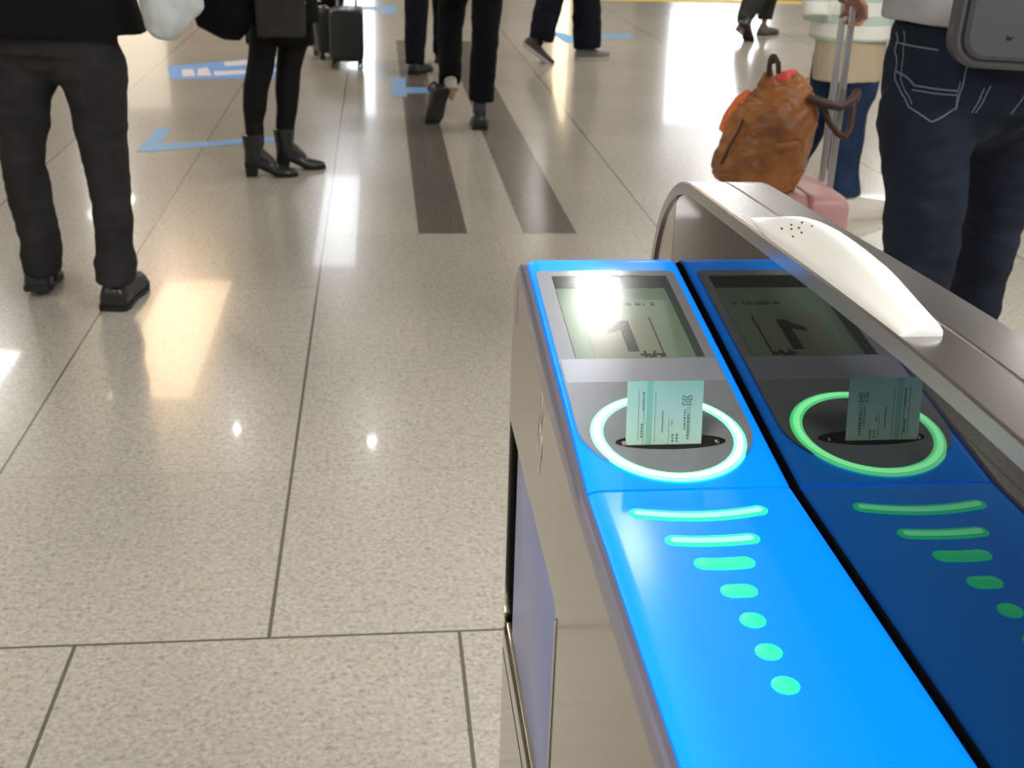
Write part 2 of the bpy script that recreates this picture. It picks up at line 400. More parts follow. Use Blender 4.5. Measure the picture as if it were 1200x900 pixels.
bpy.context.view_layer.update()
cut_objects(('upper_cover', 'cabinet_body'), (WY0 - .0015, WY1 + .0015, WX0 - .0015, WX1 + .0015, -.024, .01))
def slab(bm, x0, x1, y0, y1, d0, d1):
    P = [S(x, y, d) for d in (d0, d1) for x, y in ((x0, y0), (x1, y0), (x1, y1), (x0, y1))]
    V = [bm.verts.new(p) for p in P]
    for f in ((0, 1, 2, 3), (7, 6, 5, 4), (0, 4, 5, 1), (1, 5, 6, 2), (2, 6, 7, 3), (3, 7, 4, 0)): bm.faces.new([V[i] for i in f])
D0 = -.0125
bm = bmesh.new(); slab(bm, WX0, WX1, WY0, WY1, D0 - .004, D0); scr = obj('display_screen', bm, LCD, gate, False)
# dark frame lining the well
bm = bmesh.new()
for a in ((WX0, WX0 + .0008, WY0, WY1), (WX1 - .0008, WX1, WY0, WY1), (WX0, WX1, WY1 - .0008, WY1), (WX0, WX1, WY0, WY0 + .0008)): slab(bm, *a, D0, .0012)
obj('screen_surround', bm, WELL, gate, False)
bm = bmesh.new(); slab(bm, .196, .262, 1.000, 1.092, D0, D0 + .0004); obj('message_area', bm, LCDP, scr, False)
bm = bmesh.new(); slab(bm, .2618, .2630, .998, 1.094, D0 + .0003, D0 + .0007); obj('divider_line', bm, INK, scr, False)
bm = bmesh.new(); slab(bm, WX0 + .0005, WX1 - .0005, WY0 + .0005, WY1 - .0005, .0004, .0012); obj('cover_glass', bm, GLASS, gate, False)
def text(s, x, y, size, m, parent, name, depth=.0003, sx=1, mat4=None, weight=0):
    cu = bpy.data.curves.new('txt', 'FONT'); cu.body = s; cu.size = size; cu.extrude = depth; cu.align_x = 'CENTER'; cu.offset = weight
    o = bpy.data.objects.new('txt', cu); C.objects.link(o)
    dg = bpy.context.evaluated_depsgraph_get(); dg.update()
    me = bpy.data.meshes.new_from_object(o.evaluated_get(dg)); bpy.data.objects.remove(o)
    me.transform(mat4 if mat4 is not None else Matrix.Identity(4))
    return obj(name, me, m, parent, False)
def Mslope(x, y, off, sx=1.0):
    m = Matrix((Vector((sx, 0, 0)), Tt, Tn)).transposed().to_4x4(); m.translation = S(x, y, off); return m
bm = bmesh.new(); P_ = [(.2295, 1.026), (.2400, 1.026), (.2400, 1.086), (.2310, 1.086), (.2235, 1.076), (.2150, 1.071), (.2150, 1.062), (.2235, 1.065), (.2295, 1.070)]
rings(bm, [[S(x, y, D0 + .0003) for x, y in P_], [S(x, y, D0 + .0008) for x, y in P_]]); obj('numeral', bm, INK, scr, False)
text('枚', 0, 0, .026, INK, scr, 'unit_character', mat4=Mslope(.2515, 1.004, D0 + .0007), weight=.0003)
bm = bmesh.new()
for x0, wd in ((.270, .004), (.262, .002), (.254, .006), (.246, .004), (.236, .010), (.225, .006)): slab(bm, x0, x0 + wd, 1.120, 1.126, D0 + .0001, D0 + .0005)
obj('status_marks', bm, mat('lcd_faint_ink', (.17, .21, .17), .4), scr, False)
# a slightly lighter bar under the screen
bm = bmesh.new(); slab(bm, PXL + .0015, PXR - .0015, .948, .9885, TH - .0004, TH + .00006); obj('screen_sill', bm, mat('sill_grey', (.40, .43, .51), .2), gate, False)

# --- light ring and ticket slot
RY = .8625
def ringmesh(ro, ri, d0, d1, n=96):
    bm = bmesh.new(); rs = []
    for k in range(n):
        a = 2 * PI * k / n; c, s_ = math.cos(a), math.sin(a)
        P = lambda r, d: S(GX + r * c, RY + r * s_ / math.sqrt(1 + SL * SL), d)
        rm = (ro + ri) / 2; hw = (ro - ri) / 2
        rs.append([P(ri, d0), P(ri + hw * .3, d1 - .0006), P(rm, d1), P(ro - hw * .3, d1 - .0006), P(ro, d0)])
    V = [[bm.verts.new(p) for p in r] for r in rs]
    for i in range(n):
        a, b = V[i], V[(i + 1) % n]
        for j in range(5): bm.faces.new((a[j], a[(j + 1) % 5], b[(j + 1) % 5], b[j]))
    return bm
lr = obj('light_ring', ringmesh(.0645, .0525, TH - .0005, TH + .0012), RING, gate)
obj('ring_core', ringmesh(.0615, .0555, TH + .0004, TH + .0020), RINGC, lr)
bm = bmesh.new(); V = []
n = 40
for d in (TH - .0003, TH + .0006):
    V.append([S(GX + .0455 * math.cos(2 * PI * k / n) * 1.0, .853 + .0105 * math.sin(2 * PI * k / n), d) for k in range(n)])
rings(bm, V); sl = obj('ticket_slot', bm, DARK, gate)
bm = bmesh.new()
bm.free()
for x in (.1915, .2685):
    bm = bmesh.new(); box(bm, x - .002, x + .002, .8475, .8525, .9290, .9330, .001, 1)
    obj('metal_guide', bm, BRIGHT, sl)

# --- guide lights on the flat part
zt0 = .921
def lightbar(x0, x1, yc, th, sag=0.0):
    def outline(inset, z):
        r = th / 2 - inset; xa, xb = x0 + th / 2, x1 - th / 2; P = []
        if xb <= xa: xa = xb = (x0 + x1) / 2
        def yy(x):
            if xb == xa: return yc
            t = (x - (xa + xb) / 2) / ((xb - xa) / 2); return yc + sag * t * t
        for i in range(13): a = PI / 2 + PI * i / 12; P.append((xa + r * math.cos(a), yy(xa) + r * math.sin(a), z))
        for i in range(1, 16): x = xa + (xb - xa) * i / 16; P.append((x, yy(x) - r, z))
        for i in range(13): a = -PI / 2 + PI * i / 12; P.append((xb + r * math.cos(a), yy(xb) + r * math.sin(a), z))
        for i in range(1, 16): x = xb - (xb - xa) * i / 16; P.append((x, yy(x) + r, z))
        return P
    bm = bmesh.new(); rings(bm, [outline(0, zt0 - .001), outline(0, zt0 + .0005), outline(th * .12, zt0 + .0010)])
    o = obj('guide_light', bm, BARM, gate)
    if th < .0142:
        bm = bmesh.new(); rings(bm, [outline(th * .27, zt0 + .0008), outline(th * .3, zt0 + .0014)]); obj('light_core', bm, BARC, o)
    return o
lightbar(.1775, .2820, .7480, .0140, .0065)
lightbar(.1955, .2640, .7125, .0140, .002)
lightbar(.2085, .2512, .6820, .0145, .001)
lightbar(.2178, .2425, .6485, .0150, 0)
for yy in (.6150, .5815, .5490): lightbar(.2215, .2375, yy, .0165, 0)

# --- dark glossy side wall, rail, end frame
RP = [(-.05, 1.088), (.2, 1.0975), (.4, 1.1000), (.5, 1.1003), (.576, 1.0995), (.65, 1.0975), (.73, 1.0937), (.813, 1.0892), (.927, 1.0822), (1.046, 1.0748), (1.12, 1.0705), (1.17, 1.0668), (1.20, 1.0612), (1.225, 1.0530),
      (1.245, 1.0425), (1.262, 1.0305), (1.278, 1.0165), (1.292, .998), (1.303, .978), (1.312, .955), (1.320, .92), (1.329, .86), (1.336, .78), (1.340, .65), (1.342, .4), (1.343, .0)]
def smoothpath(P, k=4):
    out = []
    for i in range(len(P) - 1):
        p0, p1, p2, p3 = [Vector(P[max(0, min(len(P) - 1, i + j))]) for j in (-1, 0, 1, 2)]
        for s in range(k):
            t = s / k; out.append(tuple(.5 * ((2 * p1) + (-p0 + p2) * t + (2 * p0 - 5 * p1 + 4 * p2 - p3) * t * t + (-p0 + 3 * p1 - 3 * p2 + p3) * t ** 3)))
    return out + [P[-1]]
RPs = smoothpath(RP)
TK = .0130
def rail_cross(xl, xr, rl, rr):
    return [(xl, -TK), (xl, -rl), (xl + rl, 0), (xr - rr, 0), (xr, -rr), (xr, -TK)]
wall_poly = []
for i, (y, z) in enumerate(RPs):
    n_ = norm(RPs, i); wall_poly.append((y + n_.x * -(TK + .0002), z + n_.y * -(TK + .0002)))
wall_poly = wall_poly[:-1] + [(1.3298, 0), (-.05, 0)]
bm = bmesh.new(); prism(bm, wall_poly, .3178, .388); obj('divider_core', bm, CAP, gate, True, angle=20)
SEAM = 1.2285
mp_ = [(y, z) for y, z in wall_poly[:-2] if y < SEAM and z > .5] + [(SEAM, 1.0385), (SEAM, 0), (-.05, 0)]
bm = bmesh.new(); prism(bm, mp_, .3150, .3178); obj('dark_side_panel', bm, MIRR, gate, False)
ef = [(SEAM + .0014, 0), (SEAM + .0014, 1.0378)] + [(y, z) for y, z in wall_poly[:-2] if y > SEAM + .002] + [(1.3298, 0)]
bm = bmesh.new(); prism(bm, ef, .3150, .3178); obj('end_frame', bm, CAP, gate, False)
obj('hand_rail', sweep(RPs, rail_cross(.3120, .3508, .0016, .0006)), RAIL, gate, angle=18)
obj('outer_rail', sweep(RPs, rail_cross(.3535, .3930, .0006, .0016)), RAIL, gate, angle=18)
obj('rail_groove', sweep(RPs, [(.3500, -.010), (.3500, -.0030), (.3518, -.0022), (.3526, -.0012), (.3536, -.0010), (.3536, -.010)]), mat('groove_grey', (.45, .43, .40), .4, .7), gate)

# --- white raised sensor cover on the rail
def zrail(y):
    for (a, b), (c, d) in zip(RPs, RPs[1:]):
        if a <= y <= c: return b + (d - b) * (y - a) / (c - a)
    return 1.09
HP = [(.652, .0035), (.6535, .0062), (.658, .0075), (.68, .0090), (.70, .0105), (.72, .0125), (.745, .0155), (.765, .0178), (.79, .0198), (.815, .0212), (.85, .0222), (.88, .0212), (.91, .0180), (.94, .0125), (.965, .0070), (.985, .0028), (.998, .0006)]
cs = [(0, 0), (.01, .18), (.05, .33), (.14, .50), (.28, .76), (.40, .97), (.47, 1.06), (.56, 1.10), (.70, 1.05), (.84, .95), (.94, .80), (.99, .55), (1.0, 0)]
rs = []
for i, (y, hh) in enumerate(HP):
    g = max(0, (y - .90) / .10); xl = .3136 + .010 * g * g; xr = .3520 - .004 * max(0, (y - .93) / .07) - (.011 * ((.76 - y) / .108) ** 1.3 if y < .76 else 0)
    if i == 0: xl += .002; xr -= .002
    rs.append([Vector((xl + (xr - xl) * a, y, zrail(y) - .0002 + hh * b)) for a, b in cs])
bm = bmesh.new(); rings(bm, rs); sc_ = obj('sensor_cover', bm, WHITE, gate, angle=48)
# small dark printed marks on the cover
bm = bmesh.new()
for (y, u, lw) in ((.905, .18, .0035), (.897, .30, .003), (.889, .24, .003), (.884, .40, .003), (.879, .30, .0035), (.874, .15, .003), (.868, .26, .003), (.864, .42, .002)):
    hh = 0
    for (a, b), (c, d) in zip(HP, HP[1:]):
        if a <= y <= c: hh = b + (d - b) * (y - a) / (c - a)
    kk_ = 0
    for (a, b), (c, d) in zip(cs, cs[1:]):
        if a <= u <= c: kk_ = b + (d - b) * (u - a) / (c - a)
    x = .3136 + .0386 * u; z = zrail(y) + hh * kk_
    box(bm, x - .0007, x + .0007, y - lw / 2, y + lw / 2, z - .0006, z + .0004)
obj('printed_mark', bm, BLACK, sc_, False)

# ================================================================ TICKET
tkm = mat('ticket_paper', (.6, .8, .7), .55); q = N(tkm); v = q.obj()
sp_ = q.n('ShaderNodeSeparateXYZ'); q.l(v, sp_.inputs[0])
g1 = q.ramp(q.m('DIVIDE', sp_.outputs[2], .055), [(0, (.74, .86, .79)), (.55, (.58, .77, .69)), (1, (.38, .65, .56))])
st = q.m('LESS_THAN', q.m('ABSOLUTE', q.m('ADD', sp_.outputs[0], .0125)), .0024)
g1 = q.mix(q.m('MULTIPLY', st, .55), g1, (.12, .52, .38)); q.l(g1, q.b.inputs['Base Color'])
tk = Vector((.2235, .8480, .9290)); TA = math.radians(10)
MT = Matrix.Translation(tk) @ Matrix.Rotation(-TA, 4, 'X')
bm = bmesh.new(); box(bm, -.031, .031, -.00015, .00015, -.004, .0545, M=None)
for v_ in bm.verts: pass
ticket = obj('train_ticket', bm, tkm, None, False)
ticket.matrix_world = MT
tag(ticket, 'pale green paper train ticket standing up out of the ringed slot', 'ticket')
pm = mat('ticket_print', (.17, .28, .25), .6)
bm = bmesh.new()
def tmark(x0, x1, z0, z1): box(bm, x0, x1, -.00035, -.00010, z0, z1)
tmark(-.0215, -.0212, .006, .047); tmark(-.0172, -.0169, .003, .046); tmark(-.0080, -.0077, .004, .046)
tmark(-.0020, -.0012, .012, .030); tmark(.0035, .0038, .000, .024)
tmark(.0150, .0153, .033, .043); tmark(.0185, .0188, .008, .036); tmark(.0205, .0208, .010, .040)
random.seed(3)
for (x, z0, z1) in ((-.0175, .030, .044), (.0165, .014, .030), (.0195, .006, .028), (-.0185, .008, .020), (.0070, .004, .010), (.0105, .004, .010)):
    z = z0
    while z < z1: d = random.uniform(.0006, .002); tmark(x - .0008, x + .0008, z, z + d); z += d + .0009
o = obj('ticket_rules', bm, pm, None, False); o.parent = ticket
def ttext(s, x, z, size, rot):
    cu = bpy.data.curves.new('txt', 'FONT'); cu.body = s; cu.size = size; cu.extrude = .0001; cu.align_x = 'CENTER'
    t = bpy.data.objects.new('txt', cu); C.objects.link(t); dg = bpy.context.evaluated_depsgraph_get(); dg.update()
    me = bpy.data.meshes.new_from_object(t.evaluated_get(dg)); bpy.data.objects.remove(t)
    me.transform(Matrix.Translation((x, -.0003, z)) @ Matrix.Rotation(PI / 2, 4, 'X') @ Matrix.Rotation(rot, 4, 'Z'))
    me.materials.append(pm); o = bpy.data.objects.new('printed_characters', me); C.objects.link(o); o.parent = ticket
ttext('別', .0145, .0385, .0095, -PI / 2); ttext('~', .0040, .020, .008, -PI / 2)

# ================================================================ FLOOR STICKERS
tape = mat('blue_tape', (.07, .40, .82), .4); blue2 = mat('blue_print', (.12, .33, .80), .4); wt = mat('white_print', (.72, .72, .74), .4); tape3 = mat('blue_tape_pale', (.15, .33, .60), .4)
def sticker(name, polys, label, cat='floor sticker', group=None):
    bm = bmesh.new()
    for p in polys[0]: prism(bm, p, .0002, .0016, 'z')
    xs = [a for p in polys[0] for a, b in p]; ys = [b for p in polys[0] for a, b in p]
    o = obj(name, bm, polys[1], None, False, loc=((min(xs) + max(xs)) / 2, (min(ys) + max(ys)) / 2, 0)); tag(o, label, cat, group); return o
sticker('floor_tape', ([[(-1.232, 6.213), (-1.149, 6.225), (-.909, 6.345), (-.657, 6.46), (-.50, 6.52), (-.50, 6.62), (-.667, 6.57), (-.924, 6.462), (-1.143, 6.423), (-1.154, 6.808), (-1.231, 6.829)]], tape),
        'light blue taped corner mark on the floor left of the woman in boots')
o = sticker('floor_sticker', ([[(-1.526, 9.08), (-.70, 9.75), (-.62, 8.70), (-.889, 8.584), (-1.414, 8.507)]], blue2), 'blue and white printed sticker on the floor behind the woman in boots')
bm = bmesh.new()
for p in ([(-1.401, 8.928), (-1.33, 8.974), (-1.27, 8.667), (-1.351, 8.623)], [(-1.294, 8.977), (-1.239, 9.063), (-1.161, 8.675), (-1.259, 8.667)],
          [(-1.172, 8.867), (-.72, 9.05), (-.71, 8.90), (-1.138, 8.677)], [(-1.153, 9.325), (-.78, 9.62), (-.74, 9.33), (-1.117, 9.115)]): prism(bm, p, .0016, .0024, 'z')
obj('white_print', bm, wt, o, False)
sticker('floor_tape', ([[(.077, 8.657), (.186, 8.703), (.182, 8.29), (.45, 8.28), (.45, 8.09), (.182, 8.04), (.179, 7.898), (.085, 7.924)]], tape3), 'blue tape corner on the left dark floor strip by the walkers')
sticker('floor_tape', ([[(.019, 13.505), (.205, 13.717), (.182, 12.781), (.043, 12.838), (.03, 13.163), (-.338, 13.184), (-.348, 13.617)]], tape3), 'far blue tape mark on the floor right of the upright black suitcase')
sticker('floor_tape', ([[(1.60, 11.60), (1.733, 11.438), (1.777, 11.1), (2.328, 11.18), (2.328, 11.43), (2.014, 11.285), (1.85, 11.2), (1.77, 10.7), (1.634, 10.761)]], tape), 'blue tape line on the floor behind the walker in two-tone sneakers')

# ================================================================ PEOPLE
SKIN = mat('skin', (.50, .30, .20), .5); SKIND = mat('skin_tanned', (.30, .15, .10), .5)
HAIR = mat('black_hair', (.012, .010, .009), .45)
EYE = mat('eye', (.03, .02, .02), .2)
def shoe(parent, heel, yaw, m, sole_m, L=.28, W=.048, H=.075, pitch=0, heel_h=0, shaft=0, name='shoe', soleh=.016):
    """heel: point on the ground under the heel; yaw: direction of the toe (0 = +Y); pitch > 0 lifts the heel"""
    M = Matrix.Translation(heel) @ Matrix.Rotation(-yaw, 4, 'Z')
    if pitch: M = M @ Matrix.Translation((0, L * .78, 0)) @ Matrix.Rotation(-pitch, 4, 'X') @ Matrix.Translation((0, -L * .78, 0))
    st = [(0, .62, .62, 0), (.03, .80, .82, 0), (.12, .90, 1.0, 0), (.3, .84, .98, 0), (.45, .86, .80, 0), (.6, 1.0, .66, 0), (.75, 1.04, .55, 0), (.88, .88, .45, 0), (.96, .60, .36, 0), (1.0, .30, .26, 0)]
    def lift(t):  # height of the sole's underside for heeled shoes
        return heel_h * max(0, min(1, (0.62 - t) / .45)) if heel_h else (.012 * max(0, (t - .8) / .2) ** 1.5)
    bm = bmesh.new(); rs = []; n = 18
    for t, w_, h_, _ in st:
        y = t * L; zb = soleh + lift(t); r = []
        for k in range(n):
            a = 2 * PI * k / n; cx_, cz_ = math.cos(a), math.sin(a)
            x = W * w_ * (abs(cx_) ** .8) * (1 if cx_ > 0 else -1); z = H * h_ * (max(0, cz_) ** .75) if cz_ > 0 else -.002
            r.append(M @ Vector((x, y, zb + z)))
        rs.append(r)
    rings(bm, rs)
    if shaft:
        loft(bm, [(*(M @ Vector((0, L * .17, heel_h + soleh + z))), rr, rr * 1.15) for z, rr in ((.02, .040), (.07, .044), (shaft * .6, .047), (shaft, .050))], (1, 0, 0), 18)
        capsule(bm, M @ Vector((0, L * .20, heel_h + soleh + .05)), M @ Vector((0, L * .50, heel_h * .35 + soleh + .028)), .040, .030)
    else:
        loft(bm, [(*(M @ Vector((0, L * .17, heel_h + soleh + z))), rr, rr * 1.1) for z, rr in ((.02, .036), (.055, .036), (.085, .037))], (1, 0, 0), 18)
    s = obj(name, baked(bm, .006, 4), m, parent)
    bm = bmesh.new(); rs = []
    for t, w_, h_, _ in st:
        y = t * L * 1.01 - .001; zb = lift(t); wv = W * w_ * 1.06
        th = soleh + (.002)
        rs.append([M @ Vector(p) for p in ((-wv * .96, y, zb), (wv * .96, y, zb), (wv, y, zb + .004), (wv, y, zb + th), (-wv, y, zb + th), (-wv, y, zb + .004))])
    rings(bm, rs)
    if heel_h:
        rings(bm, [[M @ Vector((x, y, z)) for x, y in ((-.026, .006), (.026, .006), (.026, .055), (-.026, .055))] if z == 0 else
                   [M @ Vector((x, y, z)) for x, y in ((-.032, .0), (.032, .0), (.032, .065), (-.032, .065))] for z in (0, heel_h + .006)])
    obj('sole', bm, sole_m, s, True, angle=40)
    return s
def hand(bm, wrist, d, palm, r=.0085, curl=.5, side=1):
    """palm with five separate bent fingers; d = direction of fingers, palm = palm normal"""
    wv = Vector(wrist); d = Vector(d).normalized(); p = Vector(palm); p = (p - d * p.dot(d)).normalized(); s = d.cross(p) * side
    loft(bm, [(*wv, .026, .018), (*(wv + d * .03), .034, .016), (*(wv + d * .07), .042, .015), (*(wv + d * .088), .038, .011)], s, 14)
    for k, ln in zip((-1.5, -.5, .5, 1.5), (.060, .076, .080, .068)):
        a = wv + d * .080 + s * k * .021; ang = 0; c = a; dd = d
        for j, f in enumerate((.45, .32, .23)):
            ang += curl * (.5 if j == 0 else .8); dd = d * math.cos(ang) + p * math.sin(ang); e = c + dd * ln * f
            capsule(bm, c, e, r * (1 - .08 * j), r * (.93 - .08 * j), 8); c = e
    a = wv + d * .025 + s * .026; b = a + (s * .8 + d * .7 + p * .3).normalized() * .038; c = b + (d * .8 + s * .3 + p * .7 * curl).normalized() * .030
    capsule(bm, a, b, .011, .010, 8); capsule(bm, b, c, .010, .0085, 8)
def person(label, name, yaw, hip, legs, feet, jacket, body_m=SKIN, shoulder_z=1.42, arms=None, hair_len=.1, female=False, tr_m=None, tr_name='trousers', lean=0, wr=(.006, (9, 9, 14)), hipw=.10, hipr=(.155, .115), bodyvox=.0075, cy_open=True, group=None, socks=None):
    """legs: two lists (x, y, z, r) from the top down to the hem; feet: (ankle point) per leg"""
    base = (hip[0], hip[1], 0)
    T = thing('person', label, 'person', base, group)
    f = Vector((math.sin(yaw), math.cos(yaw), 0)); s = Vector((math.cos(yaw), -math.sin(yaw), 0)); up = Vector((0, 0, 1))
    H = Vector(hip); sh = Vector((H.x, H.y, shoulder_z)) + f * lean
    sw = .175 if not female else .15
    neck = sh + up * .04; head = sh + up * .20 + f * .015
    # ---- body: one continuous figure
    bm = bmesh.new()
    loft(bm, [(*(H - up * .06), .10, .075), (*H, .115, .085), (*(H + up * .12), .115, .085), (*(H + (sh - H) * .55), .135, .09), (*(sh - up * .08), .155, .095), (*sh, .11, .07)], s, 20)
    capsule(bm, neck - up * .04, neck + up * .07, .052, .047)
    ball(bm, head + up * .02, .1, (.76, .95, 1.08), Matrix.Rotation(-yaw, 3, 'Z')); ball(bm, head - up * .055 + f * .03, .06, (.85, .9, .9), Matrix.Rotation(-yaw, 3, 'Z'))
    ball(bm, head + f * .098 - up * .012, .014, (1, 1.1, 1.6), Matrix.Rotation(-yaw, 3, 'Z'), 2)
    ball(bm, head + f * .083 - up * .055, .012, (1.9, .6, .5), Matrix.Rotation(-yaw, 3, 'Z'), 2)
    for k in (-1, 1): ball(bm, head + s * k * .078 - up * .01, .03, (.25, .6, 1), Matrix.Rotation(-yaw, 3, 'Z'), 2)
    for lg, an in zip(legs, feet):
        pts = [(*p[:3], max(.03, p[3] * .72)) for p in lg]; pts[-1] = (*pts[-1][:3], .031)
        capsule(bm, H + (Vector(lg[0][:3]) - H) * .3 - up * .02, lg[0][:3], .075, pts[0][3] * .85)
        for a, b in zip(pts, pts[1:]): capsule(bm, a[:3], b[:3], a[3], b[3])
        capsule(bm, pts[-1][:3], an[0], min(.034, pts[-1][3]), .027)
        capsule(bm, an[0], Vector(an[0]) + Vector(an[1]) * .02 - up * .03, .026, .022)
    arms = arms or {}
    for k in (-1, 1):
        S_ = sh + s * k * sw; A = arms.get(k)
        if A is None: A = (S_ + Vector((s.x * k * .06, s.y * k * .06, -.28)) - f * .02, S_ + Vector((s.x * k * .07, s.y * k * .07, -.53)) + f * .05, Vector((0, 0, -1)), -s * k, .35)
        E_, W_, hd, pl, cu = A; E_ = Vector(E_); W_ = Vector(W_)
        capsule(bm, S_, E_, .050, .040); capsule(bm, E_, W_, .040, .027); hand(bm, W_, hd, pl, curl=cu, side=k)
        arms[k] = (E_, W_)
    obj('body', baked(bm, bodyvox, 2), body_m, T)
    # ---- face and hair
    for k in (-1, 1):
        bm = bmesh.new(); ball(bm, head + s * k * .032 + f * .086 + up * .012, .011, (1.2, .7, .7), Matrix.Rotation(-yaw, 3, 'Z'), 2); obj('eye', bm, EYE, T)
    bm = bmesh.new(); Rz = Matrix.Rotation(-yaw, 3, 'Z')
    ball(bm, head + up * .045 - f * .012, .104, (.84, .98, 1.0), Rz); ball(bm, head - f * .045 - up * .01, .085, (.85, .6, 1.1), Rz)
    if female: loft(bm, [(*(head - f * .05), .075, .05), (*(head - f * .065 - up * .12), .085, .045), (*(head - f * .07 - up * .25), .07, .03)], s, 16)
    obj('hair', baked(bm, .01, 3), HAIR, T)
    # ---- garments
    if tr_m is not None:
        bm = bmesh.new()
        for lg in legs: loft(bm, [p if len(p) > 4 else (*p, p[3] * 1.05) for p in lg], s, 24)
        top = [Vector(lg[0][:3]) for lg in legs]
        for lg in legs:
            p = lg[0]; mid = H - up * .02 + (Vector(p[:3]) - H) * .45
            ball(bm, p[:3], p[3]); capsule(bm, p[:3], Vector(p[:3]) * .5 + H * .5, p[3], p[3] * .98, 20); capsule(bm, Vector(p[:3]) * .5 + H * .5, mid + up * .03, p[3] * .98, hipr[1] * .9, 20)
        loft(bm, [(*(H - up * .05), hipr[0] * .95, hipr[1]), (*(H + up * .03), hipr[0], hipr[1]), (*(H + up * .14), hipr[0] * .92, hipr[1] * .92)], s, 28)
        obj(tr_name, baked(bm, .009, 5, wr), tr_m, T)
    if socks is None and tr_name != 'tights':
        socks = [((lg[-1][0], lg[-1][1], lg[-1][2] + .04), (an[0][0], an[0][1], max(.045, an[0][2] - .06)), .039, SOCK) for lg, an in zip(legs, feet)]
    if socks:
        for (a, b, r, m) in socks:
            bm = bmesh.new(); loft(bm, [(*a, r), (*((Vector(a) + Vector(b)) / 2), r * .95), (*b, r * 1.05)], s, 16); obj('sock', bm, m, T)
    if jacket:
        bm = bmesh.new(); loft(bm, jacket['rings'], s, 32)
        for k in (-1, 1):
            S_ = sh + s * k * (sw - .01); E_, W_ = arms[k]; sr = jacket.get('sleeve', .06)
            cut = jacket.get('cuff', .95)
            ball(bm, S_, sr * 1.1, sub=2); loft(bm, [(*S_, sr * 1.08), (*((S_ + E_) / 2), sr), (*E_, sr * .95)], f, 18); ball(bm, E_, sr * .95, sub=2)
            loft(bm, [(*E_, sr * .95), (*(E_ + (W_ - E_) * cut), sr * .72)], f, 18)
        obj(jacket['name'], baked(bm, .010, 4, (.006, (7, 7, 9))), jacket['mat'], T)
    return T
SOCK = mat('sock_black', (.006, .006, .008), .9)
WOOL = fabric('charcoal_wool', (.017, .016, .0165), (.032, .030, .031), 80, .8)
SUIT = fabric('black_jacket', (.0022, .0023, .0028), (.005, .005, .0065), 80, .8)
NAVY = fabric('navy_cotton', (.0040, .0045, .0090), (.008, .009, .017), 70, .85)
BLK = fabric('black_cotton', (.0025, .0025, .0035), (.0055, .0055, .008), 70, .85)
BLKL = mat('black_leather', (.008, .008, .009), .38, coat=.2)
RUB = mat('black_rubber', (.006, .006, .006), .55)
SGREY = mat('sole_grey', (.45, .43, .38), .6)

# --- 1. man in dark suit, seen from behind
legR = [(-.889, 3.9, .775, .113, .11), (-.876, 3.9, .684, .094, .10), (-.874, 3.9, .591, .083, .09), (-.870, 3.9, .497, .073, .082), (-.867, 3.9, .394, .066, .076), (-.866, 3.885, .293, .063, .072), (-.868, 3.875, .195, .062, .07), (-.870, 3.865, .146, .070, .078), (-.874, 3.862, .085, .061, .085)]
legL = [(-1.085, 3.93, .768, .108, .11), (-1.118, 3.93, .676, .094, .10), (-1.123, 3.94, .595, .084, .09), (-1.132, 3.945, .517, .069, .08), (-1.140, 3.95, .479, .070, .08), (-1.139, 3.96, .379, .070, .076), (-1.134, 3.97, .291, .068, .074), (-1.128, 3.98, .193, .065, .072), (-1.131, 3.985, .143, .070, .076), (-1.134, 3.99, .080, .061, .08)]
P1 = person('person in black suit jacket and charcoal trousers standing with back turned', 'suit', 0.0, (-.985, 3.91, .86), [legR, legL],
       [((-.876, 3.90, .10), (0.1, 1, -.3)), ((-1.138, 4.02, .10), (-.1, 1, -.3))],
       dict(name='jacket', mat=SUIT, sleeve=.066, rings=[(-.985, 3.91, .868, .275, .17), (-.985, 3.91, .93, .262, .165), (-.985, 3.91, 1.1, .225, .145), (-.985, 3.91, 1.3, .215, .14), (-.985, 3.91, 1.42, .19, .12), (-.985, 3.91, 1.47, .09, .08)]),
       arms={1: ((-.70, 3.90, 1.12), (-.640, 3.84, 1.13), (0, -.1, -1), (-1, 0, 0), 1.0)}, tr_m=WOOL, wr=(.007, (8, 8, 16)), hipr=(.19, .14))
shoe(P1, (-.876, 3.795, 0), .10, BLKL, RUB, L=.29, W=.055, H=.080)
shoe(P1, (-1.142, 3.925, 0), -.12, BLKL, RUB, L=.29, W=.052, H=.080, pitch=.12)

# plastic bag he carries
PLB = mat('translucent_bag', (.50, .53, .53), .35, coat=.3); 
bm = bmesh.new()
loft(bm, [(-.655, 3.78, .872, .020, .012), (-.648, 3.78, .885, .045, .03), (-.628, 3.78, .93, .075, .045), (-.612, 3.78, .98, .098, .05), (-.605, 3.78, 1.04, .095, .045), (-.61, 3.78, 1.09, .055, .02), (-.62, 3.80, 1.125, .018, .010)], (1, 0, 0), 24)
o = obj('plastic_bag', baked(bm, .006, 3, (.014, (14, 14, 9))), PLB, None, loc=(-.63, 3.78, .87)); tag(o, 'crumpled whitish plastic bag hanging beside the black suit jacket', 'bag')

